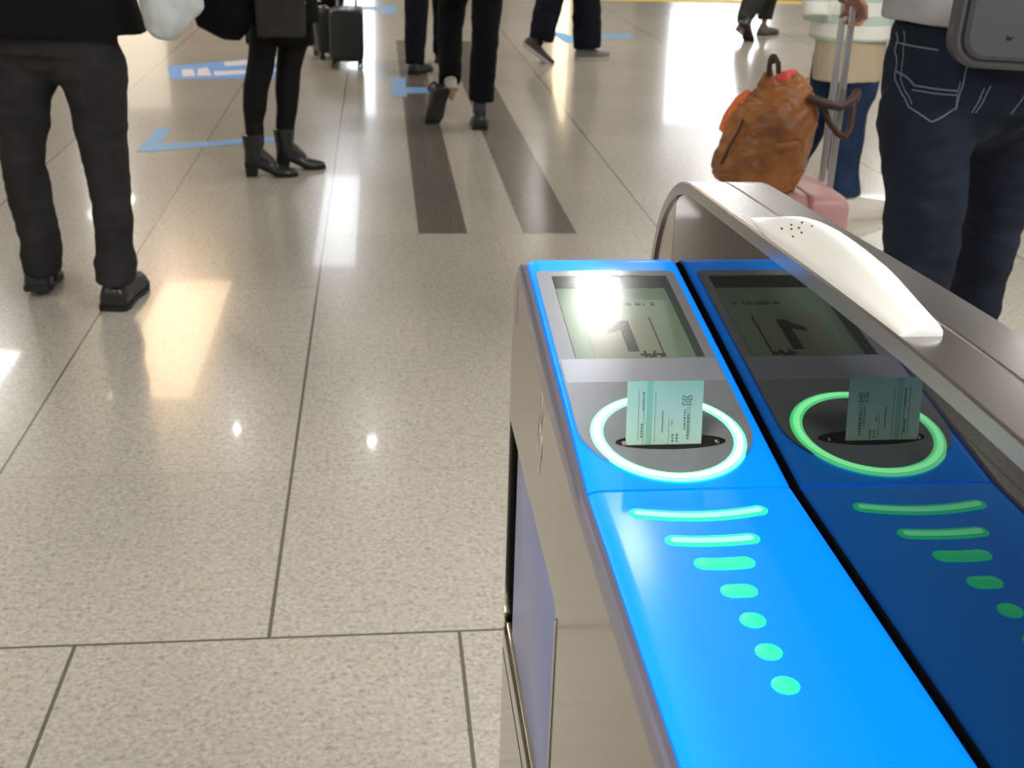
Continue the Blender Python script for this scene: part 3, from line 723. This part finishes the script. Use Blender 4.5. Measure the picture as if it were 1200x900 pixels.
# --- 2. woman in black tights and heeled boots
TIGHT = mat('black_tights', (.0045, .0038, .0038), .7); TIGHT.node_tree.nodes['Principled BSDF'].inputs['Specular IOR Level'].default_value = .25
wl = [(-.522, 5.75, .646, .068), (-.532, 5.75, .57, .060), (-.546, 5.75, .493, .060), (-.572, 5.75, .399, .056), (-.582, 5.75, .305, .053), (-.589, 5.75, .249, .043), (-.586, 5.74, .197, .042), (-.586, 5.73, .13, .040)]
wr_ = [(-.385, 5.85, .636, .070), (-.408, 5.85, .558, .062), (-.424, 5.85, .479, .056), (-.434, 5.85, .384, .056), (-.440, 5.85, .288, .048), (-.451, 5.85, .219, .044), (-.456, 5.85, .132, .040)]
P2 = person('person in black tights, short black skirt and black heeled ankle boots facing right', 'woman', PI / 2, (-.45, 5.80, .86), [wl, wr_],
       [((-.585, 5.73, .12), (1, 0, -.3)), ((-.456, 5.85, .12), (1, .1, -.3))],
       dict(name='coat', mat=BLK, sleeve=.055, rings=[(-.45, 5.8, .70, .16, .19), (-.45, 5.8, .95, .145, .15), (-.45, 5.8, 1.15, .14, .12), (-.45, 5.8, 1.3, .16, .12), (-.45, 5.8, 1.38, .09, .08)]),
       shoulder_z=1.35, female=True, tr_m=TIGHT, tr_name='tights', wr=None, hipr=(.14, .13), lean=0,
       arms={1: ((-.44, 5.58, 1.06), (-.385, 5.47, .865), (.1, .2, -1), (0, 1, 0), 1.0)})
bm = bmesh.new(); loft(bm, [(-.452, 5.80, .597, .10, .158), (-.452, 5.80, .70, .115, .152), (-.452, 5.8, .86, .13, .14), (-.45, 5.8, .93, .11, .11)], (0, 1, 0), 28)
obj('skirt', baked(bm, .008, 3, (.006, (10, 10, 4))), SUIT, P2)
shoe(P2, (-.636, 5.70, 0), PI / 2 - .02, BLKL, RUB, L=.245, W=.042, H=.062, heel_h=.055, shaft=.135, name='boot', soleh=.010)
shoe(P2, (-.500, 5.838, 0), PI / 2 - .15, BLKL, RUB, L=.235, W=.042, H=.062, heel_h=.055, shaft=.135, name='boot', soleh=.010)
TOTE = fabric('grey_brown_canvas', (.028, .025, .022), (.045, .041, .037), 60)
bm = bmesh.new(); box(bm, -.525, -.312, 5.42, 5.50, .668, .86, .02, 3)
tb = thing('tote_bag', 'dark grey-brown tote bag held in front of the black skirt', 'bag', (-.42, 5.46, .668)); obj('bag_body', baked(bm, .007, 3, (.004, (12, 12, 12))), TOTE, tb)
bm = bmesh.new(); tube(bm, [(-.47, 5.46, .85), (-.465, 5.46, .93), (-.42, 5.46, .965), (-.375, 5.46, .93), (-.37, 5.46, .85)], .006, 8); obj('handle', bm, BLKL, tb)
bb = thing('shoulder_bag', 'large black shoulder bag behind the hips of the woman in tights', 'bag', (-.66, 5.59, .68))
bm = bmesh.new(); loft(bm, [(-.585, 5.59, .668, .045, .05), (-.62, 5.59, .700, .085, .08), (-.68, 5.59, .76, .135, .09), (-.70, 5.59, .84, .15, .09), (-.68, 5.59, .92, .12, .07), (-.66, 5.59, .96, .06, .04)], (1, 0, 0), 24)
obj('bag_body', baked(bm, .008, 3, (.008, (9, 9, 9))), BLK, bb)
bm = bmesh.new(); tube(bm, [(-.77, 5.59, .86), (-.74, 5.59, 1.05), (-.60, 5.70, 1.28), (-.50, 5.72, 1.36)], .012, 8); obj('strap', bm, mat('brown_strap', (.05, .025, .015), .5), bb)

# --- suitcases near her
PINK = None
CASE = mat('black_shell', (.016, .017, .017), .35); CASE2 = mat('grey_shell', (.034, .038, .037), .45); SIL = mat('silver_pole', (.62, .62, .64), .25, .9)
def suitcase(label, base, wx, dy, hz, m, lean=0, yaw=0, pole=.3, group=None, poles_axis='x', wheel_m=RUB, top=None, ribs=True):
    T = thing('suitcase', label, 'suitcase', base, group); R_ = Matrix.Translation(base) @ Matrix.Rotation(yaw, 4, 'Z') @ Matrix.Rotation(lean, 4, 'Y')
    bm = bmesh.new(); box(bm, -wx / 2, wx / 2, -dy / 2, dy / 2, .05, hz, min(wx, dy) * .16, 4, R_)
    obj('shell', bm, m, T)
    bm = bmesh.new(); g = .004
    if wx > dy: box(bm, -wx / 2 - g, wx / 2 + g, -.006, .006, .047, hz + g, .006, 2, R_)
    else: box(bm, -.006, .006, -dy / 2 - g, dy / 2 + g, .047, hz + g, .006, 2, R_)
    obj('zip_band', bm, PINKD if m is PINK else BLACK, T)
    for sx_ in (-1, 1):
        for sy_ in (-1, 1):
            cx_, cy_ = sx_ * (wx / 2 - .028), sy_ * (dy / 2 - .028)
            bm = bmesh.new(); box(bm, cx_ - .014, cx_ + .014, cy_ - .016, cy_ + .016, .036, .06, .004, 2, R_)
            for o_ in (-.011, .011):
                c0 = R_ @ Vector((cx_ + o_ - .006, cy_, .024)); c1 = R_ @ Vector((cx_ + o_ + .006, cy_, .024)); loft(bm, [(*c0, .0235), (*c1, .0235)], (0, 0, 1), 18)
            obj('wheel', bm, wheel_m, T)
    px = (lambda k: (k * wx * .28, dy / 2 - .03)) if poles_axis == 'x' else (lambda k: (wx / 2 - .028, k * .034))
    for k in (-1, 1):
        bm = bmesh.new(); a, b = px(k); box(bm, a - .0095, a + .0095, b - .0065, b + .0065, hz - .01, hz + pole, .002, 1, R_); obj('pole', bm, SIL, T)
    a0, b0 = px(-1); a1, b1 = px(1); bm = bmesh.new()
    box(bm, min(a0, a1) - .018, max(a0, a1) + .018, min(b0, b1) - .016, max(b0, b1) + .016, hz + pole - .004, hz + pole + .024, .008, 3, R_); obj('grip', bm, BLACK, T)
    return T
suitcase('upright black hard-shell suitcase on four wheels', (-.232, 9.24, 0), .245, .36, .415, CASE, 0, 0, .22, poles_axis='x')
suitcase('dark grey suitcase leaning beside the upright black one', (-.40, 9.66, 0), .17, .30, .36, CASE2, -.10, .25, .02)
bm = bmesh.new(); loft(bm, [(-.395, 9.66, .405, .10, .15), (-.375, 9.66, .43, .115, .16), (-.365, 9.66, .50, .11, .15), (-.365, 9.66, .56, .06, .10)], (1, 0, 0), 20)
o = obj('duffel_bag', baked(bm, .008, 3, (.006, (9, 9, 9))), SUIT, None, loc=(-.38, 9.66, .405)); tag(o, 'black duffel bag resting on the dark grey suitcase', 'bag')

# --- 3. walker with navy trousers, left of the pair
P3 = person('person in navy trousers walking away, leftmost of the far walkers', 'p3', .35, (.36, 9.0, .88),
       [[(.31, 9.0, .72, .092), (.276, 9.0, .50, .088), (.270, 8.95, .33, .082), (.262, 8.9, .158, .072), (.258, 8.88, .07, .070)],
        [(.43, 9.1, .72, .085), (.46, 9.22, .50, .068), (.47, 9.32, .33, .060), (.47, 9.42, .16, .058), (.47, 9.44, .08, .058)]],
       [((.26, 8.93, .10), (.4, 1, -.3)), ((.47, 9.48, .10), (.2, 1, -.3))],
       dict(name='coat', mat=NAVY, rings=[(.36, 9.0, .86, .2, .15), (.36, 9.0, 1.1, .2, .14), (.36, 9.0, 1.3, .2, .13), (.36, 9.0, 1.42, .18, .11), (.36, 9.0, 1.47, .09, .08)]), tr_m=NAVY, bodyvox=.012)
shoe(P3, (.235, 8.83, 0), .55, BLKL, RUB, L=.28); shoe(P3, (.465, 9.42, 0), .2, BLKL, RUB, L=.28)

# --- 4. walker mid-stride, one sole lifted
P4 = person('person in black trousers striding away with left sole lifted, between the dark floor strips', 'p4', 0.0, (.52, 7.08, .90),
       [[(.612, 7.0, .74, .094), (.606, 6.97, .62, .084), (.599, 6.95, .518, .078), (.588, 6.92, .334, .076), (.579, 6.9, .150, .070)],
        [(.445, 7.20, .74, .092), (.432, 7.28, .64, .083), (.418, 7.25, .527, .078), (.416, 7.2, .388, .070), (.412, 7.15, .239, .067), (.412, 7.13, .225, .067)]],
       [((.570, 6.915, .10), (0, 1, -.3)), ((.425, 7.09, .19), (-.2, .35, -1))],
       dict(name='coat', mat=BLK, rings=[(.52, 7.08, .86, .2, .15), (.52, 7.08, 1.1, .2, .14), (.52, 7.08, 1.3, .2, .13), (.52, 7.08, 1.42, .18, .11), (.52, 7.08, 1.47, .09, .08)]), tr_m=BLK,
       socks=[((.572, 6.905, .155), (.570, 6.905, .085), .038, mat('sock_grey', (.06, .055, .07), .8)), ((.416, 7.13, .24), (.422, 7.09, .18), .037, mat('skin_pale', (.42, .40, .34), .6))], bodyvox=.012)
shoe(P4, (.570, 6.83, 0), .06, BLKL, RUB, L=.27, W=.050)
s4 = shoe(P4, (.440, 6.84, .022), -.62, BLKL, mat('sole_dark', (.020, .019, .018), .6), L=.265, W=.055, H=.07, pitch=1.15)

# --- 5. walker crossing to the right with sneakers
SNK = mat('sneaker_brown', (.045, .035, .030), .6)
P5 = person('person in wide navy-black trousers and white-soled brown sneakers walking right', 'p5', PI / 2 - .35, (1.50, 9.62, .88),
       [[(1.42, 9.62, .70, .11), (1.325, 9.6, .464, .106), (1.283, 9.56, .31, .100), (1.262, 9.52, .168, .094)],
        [(1.58, 9.66, .70, .11), (1.631, 9.7, .46, .105), (1.645, 9.7, .267, .110), (1.655, 9.7, .095, .108)]],
       [((1.20, 9.52, .14), (.7, .1, -.7)), ((1.62, 9.70, .09), (1, .3, -.2))],
       dict(name='coat', mat=NAVY, rings=[(1.50, 9.62, .86, .2, .15), (1.50, 9.62, 1.1, .2, .14), (1.50, 9.62, 1.3, .2, .13), (1.50, 9.62, 1.42, .18, .11), (1.50, 9.62, 1.47, .09, .08)]), tr_m=NAVY, bodyvox=.012)
shoe(P5, (1.065, 9.50, 0), PI / 2 - .1, SNK, SGREY, L=.29, W=.055, H=.075, pitch=.62, soleh=.026)
shoe(P5, (1.565, 9.68, 0), PI / 2 - .25, mat('sneaker_grey', (.16, .155, .15), .6), SGREY, L=.29, W=.056, H=.08, soleh=.026)

# --- 6. far figure at the top of the picture, low crouching stride
OLV = fabric('olive_cotton', (.020, .021, .017), (.035, .036, .030), 60)
P6 = person('person in dark olive trousers stepping away near the yellow paving', 'p6', .75, (3.66, 11.45, .84),
       [[(3.58, 11.36, .62, .115), (3.50, 11.28, .46, .115), (3.43, 11.2, .33, .10), (3.35, 11.12, .21, .075), (3.33, 11.08, .16, .062)],
        [(3.74, 11.52, .62, .11), (3.72, 11.58, .46, .10), (3.69, 11.60, .30, .09), (3.69, 11.6, .14, .07)]],
       [((3.30, 11.04, .12), (.4, .5, -.8)), ((3.69, 11.62, .10), (.6, .8, -.3))],
       dict(name='coat', mat=OLV, rings=[(3.66, 11.45, .80, .2, .15), (3.66, 11.45, 1.1, .2, .14), (3.66, 11.45, 1.3, .2, .13), (3.66, 11.45, 1.42, .18, .11), (3.66, 11.45, 1.47, .09, .08)]), tr_m=OLV, bodyvox=.012,
       socks=[((3.335, 11.09, .19), (3.29, 11.03, .10), .045, mat('sock_taupe', (.16, .14, .11), .8))])
shoe(P6, (3.235, 10.92, 0), .8, BLKL, RUB, L=.27, W=.05, pitch=.85)
shoe(P6, (3.63, 11.52, 0), .9, mat('shoe_taupe', (.10, .09, .08), .6), RUB, L=.28, W=.055)

# --- 7. person in a pale striped top and beige skirt behind the suitcase
STR = fabric('pale_striped_knit', (.62, .65, .58), (.70, .72, .66), 40); q = N(STR); v = q.obj()
sp_ = q.n('ShaderNodeSeparateXYZ'); q.l(v, sp_.inputs[0]); ff = q.m('FRACT', q.m('MULTIPLY', sp_.outputs[2], 11.0))
q.l(q.mix(q.m('MULTIPLY', q.m('LESS_THAN', ff, .42), .8), (.74, .74, .68), (.40, .52, .46)), q.b.inputs['Base Color'])
BEI = fabric('beige_cotton', (.42, .34, .23), (.50, .42, .30), 40); JEAN = fabric('blue_denim', (.010, .019, .048), (.026, .045, .10), 60)
WSH = mat('white_canvas', (.62, .58, .52), .6)
P7 = person('person in pale striped top, beige skirt, blue jeans and white shoes behind the brown bag', 'p7', .9, (1.985, 5.08, .88),
       [[(2.032, 5.02, .66, .088), (2.027, 5.0, .529, .084), (2.006, 5.0, .457, .080), (2.006, 5.0, .347, .076), (2.004, 4.98, .228, .068), (2.020, 4.97, .09, .074)],
        [(1.955, 5.15, .66, .085), (1.94, 5.15, .485, .066), (1.925, 5.2, .344, .060), (1.90, 5.28, .187, .056), (1.88, 5.32, .09, .06)]],
       [((2.02, 4.99, .10), (.9, .3, -.2)), ((1.88, 5.34, .10), (.9, .3, -.2))],
       dict(name='striped_top', mat=STR, sleeve=.078, cuff=1.6, rings=[(1.985, 5.06, .752, .175, .15), (1.98, 5.06, .86, .165, .145), (1.98, 5.07, 1.1, .16, .13), (1.98, 5.08, 1.3, .19, .13), (1.98, 5.08, 1.42, .17, .11), (1.98, 5.08, 1.47, .09, .08)]),
       tr_m=JEAN, tr_name='jeans', wr=(.006, (12, 12, 12)), female=True,
       arms={-1: ((1.80, 5.08, 1.12), (1.795, 5.00, .945), (0, -.1, -1), (1, 0, 0), 1.5)}, hipr=(.115, .10))
bm = bmesh.new(); loft(bm, [(2.0, 5.06, .585, .150, .155), (1.995, 5.06, .68, .150, .15), (1.985, 5.06, .80, .145, .14), (1.985, 5.07, .90, .12, .10)], (math.cos(.9), -math.sin(.9), 0), 28)
obj('skirt', baked(bm, .008, 3, (.007, (10, 10, 4))), BEI, P7)
shoe(P7, (1.955, 4.94, 0), PI / 2 - .25, WSH, WSH, L=.29, W=.055, H=.085, soleh=.026); shoe(P7, (1.83, 5.30, 0), PI / 2 - .25, WSH, WSH, L=.27, W=.052, H=.08, soleh=.026)

# --- pink suitcase with the brown bag on it
PINK = mat('pink_shell', (.56, .31, .30), .4); PINKD = mat('pink_zip', (.36, .18, .17), .5)
suitcase('pink suitcase with raised silver handle under the brown leather bag', (1.218, 3.39, 0), .255, .34, .530, PINK, 0, 0, .515, poles_axis='y')
LEA = mat('tan_leather', (.3, .12, .03), .42); q = N(LEA); v = q.obj()
q.l(q.ramp(q.noise(7, 4, .6, v), [(.3, (.13, .050, .018)), (.5, (.30, .108, .024)), (.75, (.42, .175, .048))]), q.b.inputs['Base Color']); q.bump(q.noise(60, 3, .5, v), .2, .004)
LEAD = mat('dark_brown_leather', (.045, .020, .012), .5); CORAL = mat('coral_cloth', (.80, .10, .09), .6); ORG = mat('orange_lining', (.75, .17, .05), .6)
bg = thing('leather_bag', 'slouching tan brown leather bag standing on the pink suitcase', 'bag', (1.09, 3.30, .532))
BY = 3.32
bm = bmesh.new()
loft(bm, [(1.075, BY, .534, .110, .075), (1.078, BY, .548, .128, .095), (1.088, BY, .61, .134, .105), (1.100, BY, .68, .131, .10), (1.110, BY, .74, .124, .09), (1.115, BY, .785, .112, .07), (1.108, BY, .812, .100, .045), (1.098, BY, .830, .080, .025)], (1, 0, 0), 36)
loft(bm, [(1.135, BY, .78, .085, .05), (1.150, BY, .805, .075, .03), (1.155, BY, .815, .06, .015)], (1, 0, 0), 24)
loft(bm, [(1.09, BY, .79, .07, .04), (1.085, BY, .835, .038, .02), (1.082, BY, .868, .014, .010)], (1, 0, 0), 16)
me = baked(bm, .005, 4, (.014, (8, 8, 7)))
for v_ in me.vertices:
    p_ = v_.co; cr = noise.noise(Vector((p_.x * 9 + p_.z * 14, p_.y * 6, p_.z * 20 - p_.x * 10)))
    v_.co += v_.normal * (.006 * noise.noise(p_ * 24) - .012 * max(0, .25 - abs(cr)) * 2.2)
    v_.co.z = max(v_.co.z, .5335)
lb = obj('bag_body', me, LEA, bg)
bm = bmesh.new(); tube(bm, [(1.078, BY - .02, .855), (1.074, BY - .03, .885), (1.072, BY - .04, .905), (1.080, BY - .05, .910), (1.088, BY - .06, .895), (1.092, BY - .06, .868)], .0075, 10); ball(bm, (1.077, BY - .045, .905), .013, (1, .8, 1.1)); obj('handle_loop', bm, LEAD, bg)
bm = bmesh.new(); tube(bm, [(1.19, BY - .05, .80), (1.235, BY - .07, .788), (1.275, BY - .07, .780), (1.31, BY - .06, .795), (1.332, BY - .04, .815), (1.345, BY, .79)], .013, 10)
tube(bm, [(1.230, BY - .05, .785), (1.255, BY - .06, .735), (1.282, BY - .06, .705), (1.305, BY - .06, .692), (1.325, BY - .04, .715), (1.338, BY - .01, .78)], .009, 10); obj('shoulder_strap', bm, LEAD, bg)
bm = bmesh.new(); tube(bm, [(.958, BY - .05, .615), (.972, BY - .065, .665), (.990, BY - .075, .71), (1.003, BY - .075, .745)], .004, 8); obj('zip', bm, LEAD, bg)
bm = bmesh.new(); loft(bm, [(.972, BY + .03, .69, .008, .02), (.990, BY + .03, .73, .016, .03), (1.020, BY + .03, .775, .018, .03), (1.045, BY + .03, .805, .010, .02)], (1, 0, 0), 14); obj('side_lining', baked(bm, .005, 2), ORG, bg)
bm = bmesh.new(); ball(bm, (1.148, BY + .015, .838), .034, (1.05, .8, .8)); ball(bm, (1.178, BY + .005, .822), .028, (1.2, .8, .6)); ball(bm, (1.128, BY + .02, .835), .022)
o = obj('scarf', baked(bm, .005, 2, (.010, (40, 40, 40))), CORAL, None, loc=(1.15, 3.33, .80)); tag(o, 'coral pink cloth bundle peeking out of the brown leather bag', 'scarf')

# --- 8. man in jeans holding the suitcase handle
DENIM = fabric('dark_denim', (.0050, .0070, .0135), (.016, .022, .040), 60, .8)
SHIRT = fabric('grey_shirt', (.30, .29, .30), (.38, .37, .38), 60)
P8 = person('person in grey shirt and dark blue jeans with back turned, grey crossbody bag at hip', 'p8', 0.05, (1.345, 2.66, .94),
       [[(1.226, 2.62, .88, .101, .12), (1.237, 2.6, .81, .098, .11), (1.250, 2.6, .712, .093, .105), (1.262, 2.6, .589, .087, .095), (1.268, 2.6, .484, .078, .086), (1.270, 2.6, .40, .072, .08), (1.272, 2.59, .25, .068, .075), (1.275, 2.58, .09, .068, .075)],
        [(1.455, 2.72, .88, .115, .12), (1.500, 2.76, .774, .097, .11), (1.530, 2.79, .641, .086, .10), (1.552, 2.84, .493, .075, .09), (1.572, 2.88, .335, .067, .08), (1.59, 2.92, .2, .064, .075), (1.60, 2.94, .09, .066, .075)]],
       [((1.275, 2.62, .10), (0, 1, -.3)), ((1.60, 2.98, .10), (.1, 1, -.3))],
       dict(name='shirt', mat=SHIRT, sleeve=.06, cuff=.15, rings=[(1.33, 2.66, 1.075, .212, .155), (1.33, 2.66, 1.15, .205, .15), (1.33, 2.66, 1.3, .21, .15), (1.33, 2.66, 1.46, .20, .13), (1.33, 2.66, 1.54, .10, .08)]),
       body_m=SKIND, shoulder_z=1.48, tr_m=DENIM, tr_name='jeans', wr=(.008, (10, 10, 16)), hipr=(.205, .16), bodyvox=.0055,
       arms={-1: ((1.13, 2.86, 1.22), (1.270, 3.31, 1.09), (.55, .45, -.45), (.1, .3, -1), 1.1)})
shoe(P8, (1.275, 2.52, 0), .05, BLKL, RUB, L=.29, W=.055); shoe(P8, (1.60, 2.88, 0), .15, BLKL, RUB, L=.29, W=.055)
# stitched pocket outlines and seams lie on the jeans
jeans = [c for c in P8.children if c.name.startswith('jeans')][0]
from mathutils.bvhtree import BVHTree
me = jeans.data; off = Vector(P8.location)
bvh = BVHTree.FromPolygons([v_.co + off for v_ in me.vertices], [tuple(p.vertices) for p in me.polygons])
def on_jeans(x, z, lift=.0008):
    r = bvh.ray_cast(Vector((x, 2.2, z)), Vector((0, 1, 0)))
    return (r[0] + r[1] * lift) if r[0] else None
def stitch(pts, r=.0011, name='stitching', m=None):
    bm = bmesh.new(); L = []
    for (a, b), (c, d) in zip(pts, pts[1:]):
        n = max(2, int(math.hypot(c - a, d - b) / .008))
        L += [(a + (c - a) * i / n, b + (d - b) * i / n) for i in range(n)]
    L.append(pts[-1]); P = [on_jeans(*p) for p in L]; P = [p for p in P if p]
    if len(P) > 1: tube(bm, P, r, 5); obj(name, bm, m or STI, jeans)
    else: bm.free()
STI = mat('stitch_thread', (.14, .17, .22), .7)
pk = [(1.150, 1.050), (1.152, 1.00), (1.148, .93), (1.156, .905), (1.195, .880), (1.250, .910), (1.256, .965), (1.262, 1.00)]
stitch(pk, .0016); stitch([(1.150, .970), (1.162, .962), (1.170, .948), (1.250, .945)], .0020); stitch([(1.165, .939), (1.250, .936)], .0016); stitch([(p_[0] + .006, p_[1] + .006) for p_ in pk[:4]], .0012); stitch([(1.249, .905), (1.2495, .965)], .0012); stitch([(1.150, 1.030), (1.205, 1.026)], .0020)
stitch([(1.300, .955), (1.290, .92), (1.285, .90)], .0014); stitch([(1.312, .96), (1.300, .92), (1.293, .90)], .0014)
stitch([(1.41, 1.00), (1.40, .95), (1.37, .90)], .0014)
# crossbody bag
CB = mat('grey_bag_leather', (.052, .052, .060), .5, coat=.15)
cb = thing('crossbody_bag', 'dark grey rounded crossbody bag against the back of the jeans', 'bag', (1.40, 2.42, 1.02))
MB = Matrix.Translation((1.375, 2.44, 1.10)) @ Matrix.Rotation(math.radians(2), 4, 'Y') @ Matrix.Rotation(math.radians(-4), 4, 'Z')
def rrect(hx, hz, r, y, n=8):
    P = []
    for cx_, cz_, a0 in ((hx - r, hz - r, 0), (-hx + r, hz - r, 90), (-hx + r, -hz + r, 180), (hx - r, -hz + r, 270)):
        for i in range(n + 1): a = math.radians(a0 + 90 * i / n); P.append(MB @ Vector((cx_ + r * math.cos(a), y, cz_ + r * math.sin(a))))
    return P
bm = bmesh.new(); rings(bm, [rrect(.185, .088, .055, .030), rrect(.195, .098, .06, .020), rrect(.196, .099, .06, -.012), rrect(.188, .091, .055, -.022)]); obj('bag_body', bm, CB, cb)
bm = bmesh.new(); rings(bm, [rrect(.176, .079, .045, -.018), rrect(.176, .079, .045, -.027), rrect(.168, .071, .04, -.034), rrect(.10, .04, .03, -.036)]); fp = obj('front_pocket', bm, mat('grey_bag_face', (.048, .049, .058), .48, coat=.2), cb)
bm = bmesh.new(); rings(bm, [rrect(.180, .083, .049, -.0205), rrect(.180, .083, .049, -.0245), rrect(.176, .079, .045, -.0245)]); obj('piping', bm, RUB, cb)
bm = bmesh.new(); c0 = MB @ Vector((-.085, -.036, -.032)); ball(bm, c0, .006, (1.3, .5, 1), None, 2); obj('snap', bm, RUB, cb)
cu = bpy.data.curves.new('txt', 'FONT'); cu.body = '- JAN'; cu.size = .017; cu.extrude = .0003
t = bpy.data.objects.new('txt', cu); C.objects.link(t); dg = bpy.context.evaluated_depsgraph_get(); dg.update(); me = bpy.data.meshes.new_from_object(t.evaluated_get(dg)); bpy.data.objects.remove(t)
me.transform(MB @ Matrix.Translation((-.015, -.0362, .045)) @ Matrix.Rotation(PI / 2, 4, 'X')); obj('lettering', me, mat('lettering_grey', (.4, .4, .42), .5), cb, False)
bm = bmesh.new(); tube(bm, [(1.195, 2.47, 1.15), (1.17, 2.49, 1.22), (1.18, 2.49, 1.35), (1.28, 2.50, 1.50), (1.36, 2.6, 1.57)], .012, 8); obj('strap', bm, RUB, cb)
